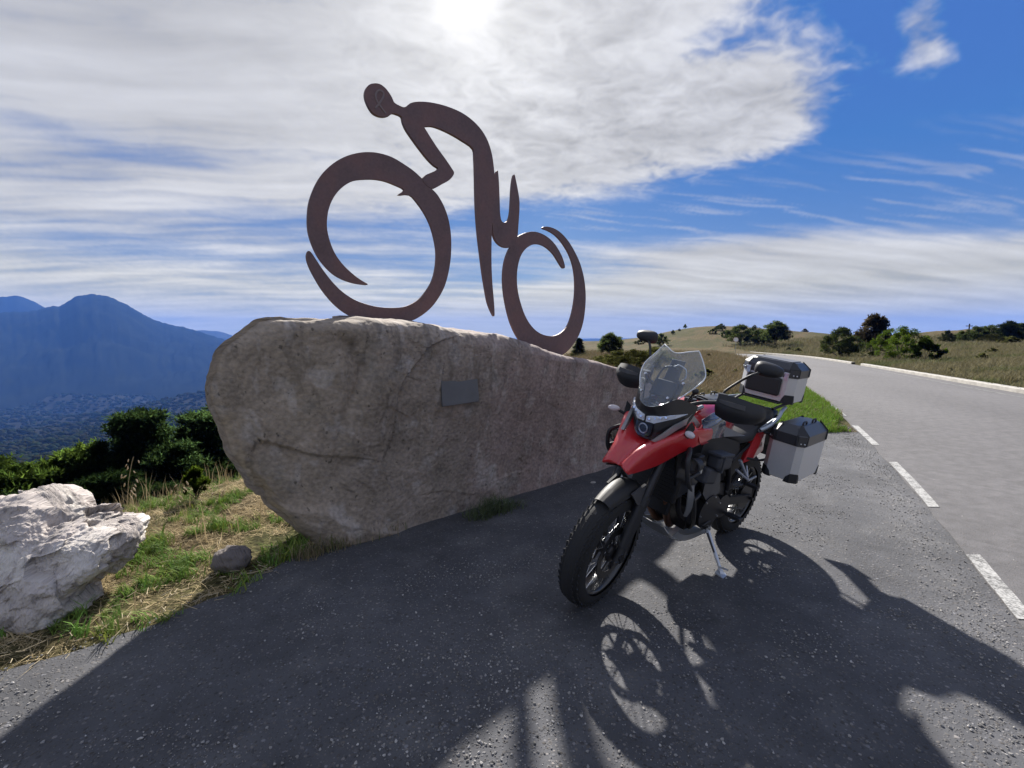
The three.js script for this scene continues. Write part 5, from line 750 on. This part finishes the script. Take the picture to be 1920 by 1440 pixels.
    part('hanger', merge([rod([-0.15, 0.72, s * 0.19], [-0.286, 0.632, s * 0.215], 0.009, 0.007), rod([-0.18, 0.78, s * 0.185], [-0.290, 0.632, s * 0.215], 0.011, 0.008), rod([-0.44, 0.62, s * 0.195], [-0.292, 0.628, s * 0.215], 0.007, 0.007), rod([-0.30, 0.72, s * 0.18], [-0.288, 0.63, s * 0.215], 0.005, 0.006)]), phys(0.42, 0.46, 0.55, 0.35, { metalness: 0.7 }));
    part('pillion_footrest', merge([rbox(0.04, 0.022, 0.085, 0.006, -0.30, 0.60, s * 0.245), rbox(0.05, 0.05, 0.018, 0.006, -0.297, 0.615, s * 0.205)]), darkMetal);
  }
  // ---- tank, seat, tail
  const ring = (x, yb, yt, w, n = 28, e = 2.6, drop = 0) => [...Array(n)].map((_, i) => { const a = i / n * 6.2832, c = Math.cos(a), s = Math.sin(a), p = 2 / e; return [x - (s > 0 ? drop * s : 0), (yb + yt) / 2 + Math.sign(s) * Math.pow(Math.abs(s), p) * (yt - yb) / 2, Math.sign(c) * Math.pow(Math.abs(c), p) * w]; });
  part('fuel_tank', loft([ring(0.42, 0.97, 1.06, 0.10), ring(0.38, 0.95, 1.115, 0.14), ring(0.28, 0.93, 1.158, 0.172), ring(0.14, 0.92, 1.172, 0.178), ring(0.0, 0.92, 1.156, 0.165), ring(-0.10, 0.91, 1.118, 0.135), ring(-0.165, 0.90, 1.05, 0.10)], true, 1.2), red);
  part('tank_pad', loft([ring(0.16, 1.10, 1.185, 0.085), ring(0.06, 1.10, 1.182, 0.08), ring(-0.06, 1.08, 1.150, 0.07), ring(-0.13, 1.04, 1.10, 0.06)], true, 1.2), blackP);
  part('filler_cap', new THREE.CylinderGeometry(0.034, 0.038, 0.016, 24).rotateZ(0.05).translate(0.21, 1.172, 0), darkMetal);
  for (const s of [-1, 1]) part('tank_trim', tube([[0.39, 1.124, s * 0.10], [0.34, 1.150, s * 0.115], [0.27, 1.164, s * 0.115]], 0.012, 6, 16), silver);
  part('rider_seat', loft([ring(-0.06, 0.88, 1.035, 0.08), ring(-0.12, 0.87, 0.985, 0.12), ring(-0.22, 0.855, 0.952, 0.155), ring(-0.34, 0.86, 0.955, 0.165), ring(-0.42, 0.90, 1.01, 0.15)], true, 1.2), vinyl);
  part('pillion_seat', loft([ring(-0.40, 0.94, 1.055, 0.135), ring(-0.45, 0.94, 1.07, 0.148), ring(-0.58, 0.95, 1.074, 0.14), ring(-0.68, 0.97, 1.07, 0.115), ring(-0.72, 0.99, 1.05, 0.085)], true, 1.2), vinyl);
  part('tail_unit', loft([ring(-0.34, 0.82, 0.95, 0.13), ring(-0.52, 0.86, 0.98, 0.135), ring(-0.72, 0.93, 1.02, 0.11), ring(-0.86, 0.98, 1.03, 0.07)], true, 1.2), blackP);
  part('tail_light', hull([[-0.86, 0.98, 0.06], [-0.86, 0.98, -0.06], [-0.875, 1.02, 0.06], [-0.875, 1.02, -0.06], [-0.85, 1.0, 0.07], [-0.85, 1.0, -0.07]]), phys(0.35, 0.01, 0.012, 0.2, {}));
  part('rear_mudguard', merge([hull([[-0.80, 0.95, 0.08], [-0.80, 0.95, -0.08], [-1.00, 0.70, 0.07], [-1.00, 0.70, -0.07], [-0.79, 0.93, 0.08], [-0.79, 0.93, -0.08], [-0.985, 0.695, 0.07], [-0.985, 0.695, -0.07]]), hull([[-1.0, 0.72, 0.10], [-1.0, 0.72, -0.10], [-1.03, 0.60, 0.10], [-1.03, 0.60, -0.10], [-0.995, 0.72, 0.10], [-1.025, 0.60, -0.10]])]), blackP);
  // ---- frame, engine and the things bolted round it
  const fr = []; for (const s of [-1, 1]) fr.push(tube([[0.40, 1.0, s * 0.06], [0.20, 0.92, s * 0.13], [-0.05, 0.83, s * 0.15], [-0.20, 0.62, s * 0.13], [-0.22, 0.42, s * 0.12]], 0.018, 8, 40), tube([[0.38, 0.94, s * 0.05], [0.34, 0.70, s * 0.11], [0.30, 0.50, s * 0.12], [0.12, 0.36, s * 0.12]], 0.016, 8, 36), tube([[-0.16, 0.76, s * 0.14], [-0.45, 0.88, s * 0.13], [-0.78, 1.0, s * 0.10]], 0.013, 8, 24), tube([[-0.20, 0.52, s * 0.13], [-0.42, 0.74, s * 0.13], [-0.62, 0.94, s * 0.12]], 0.012, 8, 24));
  part('frame', merge(fr), engineMat);
  const eng = part('engine', merge([hull([[0.22, 0.36, 0.13], [0.22, 0.36, -0.13], [-0.20, 0.34, 0.13], [-0.20, 0.34, -0.13], [-0.24, 0.52, 0.12], [-0.24, 0.52, -0.12], [0.24, 0.52, 0.15], [0.24, 0.52, -0.15], [0.05, 0.62, 0.14], [0.05, 0.62, -0.14], [-0.15, 0.60, 0.12], [-0.15, 0.60, -0.12]])]), engineMat);
  for (const s of [-1, 1]) { part('crankcase_cover', merge([new THREE.CylinderGeometry(0.105, 0.115, 0.05, 30).rotateX(Math.PI / 2).translate(0.07, 0.47, s * 0.165), new THREE.CylinderGeometry(0.07, 0.08, 0.035, 26).rotateX(Math.PI / 2).translate(-0.13, 0.45, s * 0.15)]), darkMetal, eng); for (let k = 0; k < 7; k++) part('cover_bolt', new THREE.CylinderGeometry(0.006, 0.006, 0.012, 6).rotateX(Math.PI / 2).translate(0.07 + 0.105 * Math.cos(k * 0.9), 0.47 + 0.105 * Math.sin(k * 0.9), s * 0.192), chrome, eng); }
  part('cylinder_block', merge([...Array(7)].map((_, k) => rbox(0.20 - k * 0.003, 0.014, 0.25, 0.005).translate(0, k * 0.024, 0)).concat([rbox(0.21, 0.08, 0.27, 0.02).translate(0, 0.20, 0)]).map(g => g.rotateZ(-0.30).translate(0.14, 0.60, 0))), engineMat, eng);
  part('airbox', hull([[0.30, 0.95, 0.10], [0.30, 0.95, -0.10], [-0.16, 0.90, 0.11], [-0.16, 0.90, -0.11], [0.28, 0.72, 0.10], [0.28, 0.72, -0.10], [-0.20, 0.60, 0.10], [-0.20, 0.60, -0.10], [0.05, 0.58, 0.10], [0.05, 0.58, -0.10]]), blackP, eng);
  part('inner_mudguard', hull([[-0.22, 0.86, 0.09], [-0.22, 0.86, -0.09], [-0.62, 0.92, 0.09], [-0.62, 0.92, -0.09], [-0.22, 0.62, 0.09], [-0.22, 0.62, -0.09], [-0.32, 0.60, 0.09], [-0.32, 0.60, -0.09], [-0.58, 0.78, 0.09], [-0.58, 0.78, -0.09]]), blackP);
  part('radiator', merge([rbox(0.035, 0.26, 0.30, 0.006).rotateZ(0.18).translate(0.40, 0.72, 0)].concat([...Array(11)].map((_, k) => rbox(0.038, 0.005, 0.27, 0.001).translate(0, -0.11 + k * 0.022, 0).rotateZ(0.18).translate(0.402, 0.72, 0)))), radiatorMat);
  part('oil_cooler', rbox(0.03, 0.09, 0.20, 0.006).rotateZ(0.2).translate(0.375, 0.53, 0), engineMat);
  part('exhaust_header', merge([tube([[0.26, 0.72, 0.05], [0.36, 0.66, 0.06], [0.36, 0.52, 0.06], [0.24, 0.36, 0.05], [0.0, 0.33, 0.08]], 0.021, 10, 40), tube([[0.26, 0.72, -0.05], [0.36, 0.66, -0.07], [0.36, 0.52, -0.07], [0.24, 0.36, -0.04], [0.0, 0.33, 0.04]], 0.021, 10, 40)]), std(0.18, 0.10, 0.075, 0.45, 0.9));
  body = false;
  part('pipe_shield', shell([[[0.478, 0.760, -0.268], [0.440, 0.765, -0.276]], [[0.475, 0.700, -0.272], [0.425, 0.690, -0.280]], [[0.445, 0.620, -0.262], [0.395, 0.610, -0.268]], [[0.410, 0.555, -0.240], [0.385, 0.545, -0.245]]], 8, 20, 0.006), std(0.26, 0.27, 0.28, 0.42, 0.6));
  body = true;
  part('skid_plate', shell([[[0.375, 0.40, -0.09], [0.38, 0.40, 0], [0.375, 0.40, 0.09]], [[0.315, 0.325, -0.125], [0.32, 0.318, 0], [0.315, 0.325, 0.125]], [[0.20, 0.285, -0.14], [0.20, 0.272, 0], [0.20, 0.285, 0.14]], [[-0.04, 0.275, -0.14], [-0.04, 0.265, 0], [-0.04, 0.275, 0.14]]], 20, 24, 0.005), alloy);
  for (const s of [-1, 1]) part('skid_plate_lip', shell([[[0.34, 0.355, s * 0.132], [0.30, 0.375, s * 0.136]], [[0.20, 0.285, s * 0.141], [0.20, 0.325, s * 0.143]], [[-0.04, 0.272, s * 0.141], [-0.02, 0.305, s * 0.143]]], 6, 18, 0.004), alloy);
  for (const s of [-1, 1]) {
    part('radiator_shroud', hull([[0.47, 0.955, s * 0.185], [0.30, 0.985, s * 0.200], [0.20, 0.80, s * 0.175], [0.24, 0.66, s * 0.150], [0.37, 0.60, s * 0.125], [0.46, 0.78, s * 0.155], [0.45, 0.94, s * 0.12], [0.28, 0.96, s * 0.12], [0.22, 0.70, s * 0.10], [0.37, 0.62, s * 0.09]]), blackG);
    part('crash_bar', merge([tube([[0.36, 0.98, s * 0.12], [0.50, 0.965, s * 0.225], [0.565, 0.93, s * 0.262], [0.545, 0.82, s * 0.272], [0.42, 0.66, s * 0.262], [0.26, 0.46, s * 0.20], [0.16, 0.36, s * 0.13]], 0.0125, 8, 60), tube([[0.545, 0.83, s * 0.270], [0.40, 0.84, s * 0.255], [0.22, 0.80, s * 0.17]], 0.0115, 8, 24), tube([[0.43, 0.67, s * 0.262], [0.30, 0.66, s * 0.22], [0.18, 0.62, s * 0.15]], 0.0115, 8, 20)]), blackP);
    const lamp = part('fog_lamp', merge([new THREE.CylinderGeometry(0.040, 0.034, 0.055, 22).rotateZ(-Math.PI / 2).translate(0.485, 0.895, s * 0.262), new THREE.TorusGeometry(0.039, 0.005, 8, 26).rotateY(Math.PI / 2).translate(0.513, 0.895, s * 0.262)]), blackP); part('fog_lens', new THREE.CylinderGeometry(0.034, 0.034, 0.004, 22).rotateZ(-Math.PI / 2).translate(0.512, 0.895, s * 0.262), glassy, lamp); part('fog_reflector', new THREE.CylinderGeometry(0.033, 0.012, 0.02, 22, 1, true).rotateZ(-Math.PI / 2).translate(0.500, 0.895, s * 0.262), reflector, lamp);
    part('side_pouch', merge([rbox(0.150, 0.085, 0.085, 0.022).rotateZ(0.12).translate(0.235, 0.875, s * 0.262), rbox(0.155, 0.02, 0.09, 0.008).rotateZ(0.12).translate(0.236, 0.920, s * 0.263), rbox(0.13, 0.095, 0.075, 0.02).rotateZ(0.25).translate(0.315, 0.80, s * 0.245), rbox(0.018, 0.10, 0.095, 0.004).rotateZ(0.12).translate(0.27, 0.875, s * 0.264)]), std(0.030, 0.033, 0.042, 0.6));
    part('horn_cluster', merge([rbox(0.06, 0.05, 0.05, 0.012, 0.40, 0.905, s * 0.225), rbox(0.04, 0.07, 0.03, 0.008, 0.37, 0.86, s * 0.225)]), engineMat);
    part('marker_plate', rbox(0.012, 0.062, 0.022, 0.003).rotateZ(0.1).translate(0.425, 0.868, s * 0.262), std(0.55, 0.55, 0.52, 0.5));
  }
  part('side_cover_engine', hull([[0.16, 0.72, -0.17], [0.00, 0.72, -0.17], [-0.03, 0.58, -0.175], [0.12, 0.55, -0.185], [0.18, 0.62, -0.18], [0.14, 0.70, -0.12], [0.0, 0.70, -0.12], [0.0, 0.58, -0.12], [0.12, 0.56, -0.12]]), std(0.07, 0.072, 0.078, 0.5, 0.3));
  body = false;
  part('swingarm', merge([hull([[-0.20, 0.46, 0.10], [-0.20, 0.40, 0.10], [-0.80, 0.35, 0.125], [-0.80, 0.29, 0.125], [-0.20, 0.46, 0.135], [-0.20, 0.40, 0.135], [-0.82, 0.345, 0.10], [-0.82, 0.295, 0.10]]), hull([[-0.20, 0.46, -0.10], [-0.20, 0.40, -0.10], [-0.80, 0.35, -0.125], [-0.80, 0.29, -0.125], [-0.20, 0.46, -0.135], [-0.20, 0.40, -0.135], [-0.82, 0.345, -0.105], [-0.82, 0.295, -0.105]]), rbox(0.10, 0.07, 0.24, 0.02, -0.24, 0.43, 0)]), engineMat);
  part('chain', merge([rod([-0.16, 0.475, -0.090], [-0.784, 0.438, -0.090], 0.007, 0.007, 6), rod([-0.16, 0.40, -0.090], [-0.784, 0.220, -0.090], 0.007, 0.007, 6)]), darkMetal);
  part('chain_guard', hull([[-0.22, 0.50, -0.11], [-0.62, 0.47, -0.11], [-0.62, 0.49, -0.07], [-0.22, 0.52, -0.07], [-0.42, 0.515, -0.09]]), blackP);
  part('rear_shock', merge([rod([-0.30, 0.42, 0], [-0.20, 0.76, 0], 0.018), tube([...Array(60)].map((_, i) => [lerp(-0.29, -0.22, i / 59) + 0.04 * Math.cos(i * 0.75), lerp(0.45, 0.70, i / 59), 0.04 * Math.sin(i * 0.75)]), 0.007, 6, 180)]), std(0.35, 0.05, 0.04, 0.5, 0.3));
  part('rear_axle', rod([RXW, RR, -0.15], [RXW, RR, 0.15], 0.012), darkMetal);
  part('silencer', merge([loft([0, 1, 2, 3].map(k => ring(0, -0.06, 0.06, 0.045, 24).map(p => [p[1] * 0.35 + lerp(-0.30, -0.86, k / 3), p[1] * (k === 0 ? 0.6 : 1) + lerp(0.44, 0.72, k / 3), 0.185 + p[2] * (k === 0 ? 0.7 : 1)])), true, 1.0), tube([[0.0, 0.34, 0.10], [-0.15, 0.34, 0.15], [-0.31, 0.44, 0.185]], 0.022, 10, 24)]), darkMetal);
  // ---- side stand
  { const st = group('side_stand'), a = [-0.150, 0.262, -0.140], b = [-0.068, 0.078, -0.318];
    const standMat = phys(0.52, 0.55, 0.60, 0.35, { metalness: 0.55 });
    part('stand_leg', merge([rod(a, b, 0.013, 0.011, 12), rod([-0.132, 0.245, -0.150], [-0.085, 0.13, -0.268], 0.006, 0.006, 8)]), standMat, st);
    part('stand_foot', merge([hull([[-0.030, 0.070, -0.300], [-0.028, 0.062, -0.356], [-0.072, 0.054, -0.388], [-0.100, 0.060, -0.335], [-0.082, 0.072, -0.295], [-0.030, 0.060, -0.300], [-0.028, 0.052, -0.356], [-0.072, 0.046, -0.388], [-0.100, 0.052, -0.335], [-0.082, 0.062, -0.295]]), hull([[-0.060, 0.06, -0.305], [-0.072, 0.13, -0.285], [-0.078, 0.06, -0.348], [-0.050, 0.06, -0.33]]), rod([-0.066, 0.098, -0.305], [-0.060, 0.112, -0.362], 0.006, 0.006, 8)]), standMat, st);
    part('stand_bracket', merge([hull([[-0.11, 0.32, -0.145], [-0.19, 0.32, -0.145], [-0.19, 0.24, -0.145], [-0.12, 0.23, -0.145], [-0.11, 0.32, -0.122], [-0.19, 0.32, -0.122], [-0.19, 0.24, -0.122], [-0.12, 0.23, -0.122]]), rod([-0.150, 0.262, -0.160], [-0.150, 0.262, -0.115], 0.012, 0.012, 12)]), alloy, st);
    part('stand_spring', rod([-0.115, 0.25, -0.165], [-0.088, 0.16, -0.245], 0.006, 0.006, 6), darkMetal, st); }
  part('gear_lever', merge([rod([-0.05, 0.37, -0.19], [0.07, 0.37, -0.20], 0.006), rod([0.07, 0.37, -0.19], [0.07, 0.37, -0.23], 0.009)]), darkMetal);
  // ---- luggage: aluminium boxes that are bolted to the rack
  function chamferBox(x0, x1, y0, y1, z0, z1, c) { // vertical edges cut
    const pl = [[x0 + c, z0], [x1 - c, z0], [x1, z0 + c], [x1, z1 - c], [x1 - c, z1], [x0 + c, z1], [x0, z1 - c], [x0, z0 + c]];
    return new THREE.ExtrudeGeometry(new THREE.Shape(pl.map(p => new THREE.Vector2(p[0], -p[1]))), { depth: y1 - y0 - 0.006, bevelEnabled: true, bevelSize: 0.003, bevelThickness: 0.003, bevelSegments: 2 }).rotateX(-Math.PI / 2).translate(0, y0 + 0.003, 0);
  }
  function lid(x0, x1, y0, y1, z0, z1, c, inset) { const pl = i => [[x0 + c + i, z0 + i], [x1 - c - i, z0 + i], [x1 - i, z0 + c + i], [x1 - i, z1 - c - i], [x1 - c - i, z1 - i], [x0 + c + i, z1 - i], [x0 + i, z1 - c - i], [x0 + i, z0 + c + i]]; return loft([[0.0, y0], [0.0, y0 + (y1 - y0) * 0.55], [inset, y1 - 0.002], [inset + 0.006, y1]].map(([i, y]) => pl(i).map(p => [p[0], y, p[1]])), true, 0.3); }
  function luggage(name, x0, x1, y0, ys, y1, z0, z1, c, label) {
    const g = group(name); g.userData.label = label;
    part('shell', chamferBox(x0, x1, y0, ys, z0, z1, c), alu, g); part('lid', lid(x0 - 0.006, x1 + 0.006, ys - 0.002, y1, z0 - 0.006, z1 + 0.006, c, (y1 - ys) * 0.42), lidMat, g);
    for (const [a, b] of [[x0, z0], [x1, z0], [x0, z1], [x1, z1]]) { const sx = a === x0 ? 1 : -1, sz = b === z0 ? 1 : -1, o = 0.006; part('corner_guard', hull([[a - sx * o, y0 - 0.01, b + sz * 0.065], [a - sx * o, y0 - 0.01, b + sz * (c - 0.004)], [a + sx * (c - 0.004), y0 - 0.01, b - sz * o], [a + sx * 0.065, y0 - 0.01, b - sz * o], [a - sx * o, y0 + 0.028, b + sz * 0.055], [a - sx * o, y0 + 0.055, b + sz * (c - 0.004)], [a + sx * (c - 0.004), y0 + 0.055, b - sz * o], [a + sx * 0.055, y0 + 0.028, b - sz * o], [a + sx * 0.06, y0 - 0.012, b + sz * 0.06]]), blackP, g);
      part('lid_corner', hull([[a - sx * 0.012, ys + 0.004, b + sz * 0.05], [a - sx * 0.012, ys + 0.004, b + sz * c], [a + sx * c, ys + 0.004, b - sz * 0.012], [a + sx * 0.05, ys + 0.004, b - sz * 0.012], [a - sx * 0.011, lerp(ys, y1, 0.6), b + sz * 0.045], [a + sx * 0.045, lerp(ys, y1, 0.6), b - sz * 0.011], [a + sx * 0.045, y1 + 0.004, b + sz * 0.055], [a + sx * 0.055, y1 + 0.004, b + sz * 0.045]]), blackP, g); for (const [u, v] of [[0.03, 0.075], [0.075, 0.03]]) part('rivet', new THREE.SphereGeometry(0.006, 8, 6).translate(a + sx * u * 0.3, ys + 0.018, b + sz * (v - 0.03) * 0.4), chrome, g); }
    return g;
  }
  const tc = luggage('top_case', -1.175, -0.895, 1.072, 1.255, 1.358, -0.190, 0.190, 0.045, 'aluminium top case with black back pad');
  part('back_pad', rbox(0.035, 0.135, 0.245, 0.02, -0.880, 1.175, 0.01), vinyl, tc);
  for (const s of [-1, 1]) part('latch', merge([rbox(0.012, 0.05, 0.03, 0.003, -0.884, 1.262, s * 0.135), rbox(0.02, 0.018, 0.034, 0.003, -0.882, 1.282, s * 0.135)]), chrome, tc);
  part('lid_panel', rbox(0.17, 0.006, 0.25, 0.003, -1.035, 1.360, 0), std(0.16, 0.165, 0.175, 0.5, 0.3), tc);
  const pl = luggage('pannier', -1.045, -0.600, 0.618, 0.868, 0.992, -0.430, -0.215, 0.035, 'left aluminium pannier with black lid'); pl.userData.label = 'aluminium pannier on the side-stand side';
  const pr = luggage('pannier', -1.045, -0.600, 0.618, 0.868, 0.992, 0.230, 0.445, 0.035, 'aluminium pannier on the exhaust side');
  for (const [g, s] of [[pl, -1], [pr, 1]]) { for (const x of [-0.72, -0.89]) part('lid_loop', tube([[x - 0.03, 0.988, s * 0.372], [x - 0.025, 1.012, s * 0.372], [x + 0.025, 1.012, s * 0.372], [x + 0.03, 0.988, s * 0.372]], 0.006, 6, 16), blackP, g); part('hinge', rbox(0.20, 0.02, 0.02, 0.004, -0.80, 0.882, s * 0.212), darkMetal, g); }
  part('pannier_rack', merge([-1, 1].map(s => [tube([[-0.48, 0.71, s * 0.15], [-0.60, 0.69, s * 0.195], [-0.78, 0.68, s * 0.20], [-0.98, 0.69, s * 0.195], [-1.03, 0.76, s * 0.17], [-1.02, 0.90, s * 0.14]], 0.009, 8, 40), tube([[-0.56, 0.92, s * 0.16], [-0.62, 0.885, s * 0.198], [-0.80, 0.875, s * 0.20], [-1.0, 0.90, s * 0.17]], 0.009, 8, 30)]).flat()), blackP);
  part('luggage_rack', merge([rbox(0.30, 0.014, 0.26, 0.006, -1.02, 1.060, 0), tube([[-0.76, 1.03, -0.14], [-0.90, 1.05, -0.15], [-1.16, 1.052, -0.14]], 0.010, 8, 20), tube([[-0.76, 1.03, 0.14], [-0.90, 1.05, 0.15], [-1.16, 1.052, 0.14]], 0.010, 8, 20)]), blackP);
}
renderer.render(scene, camera);
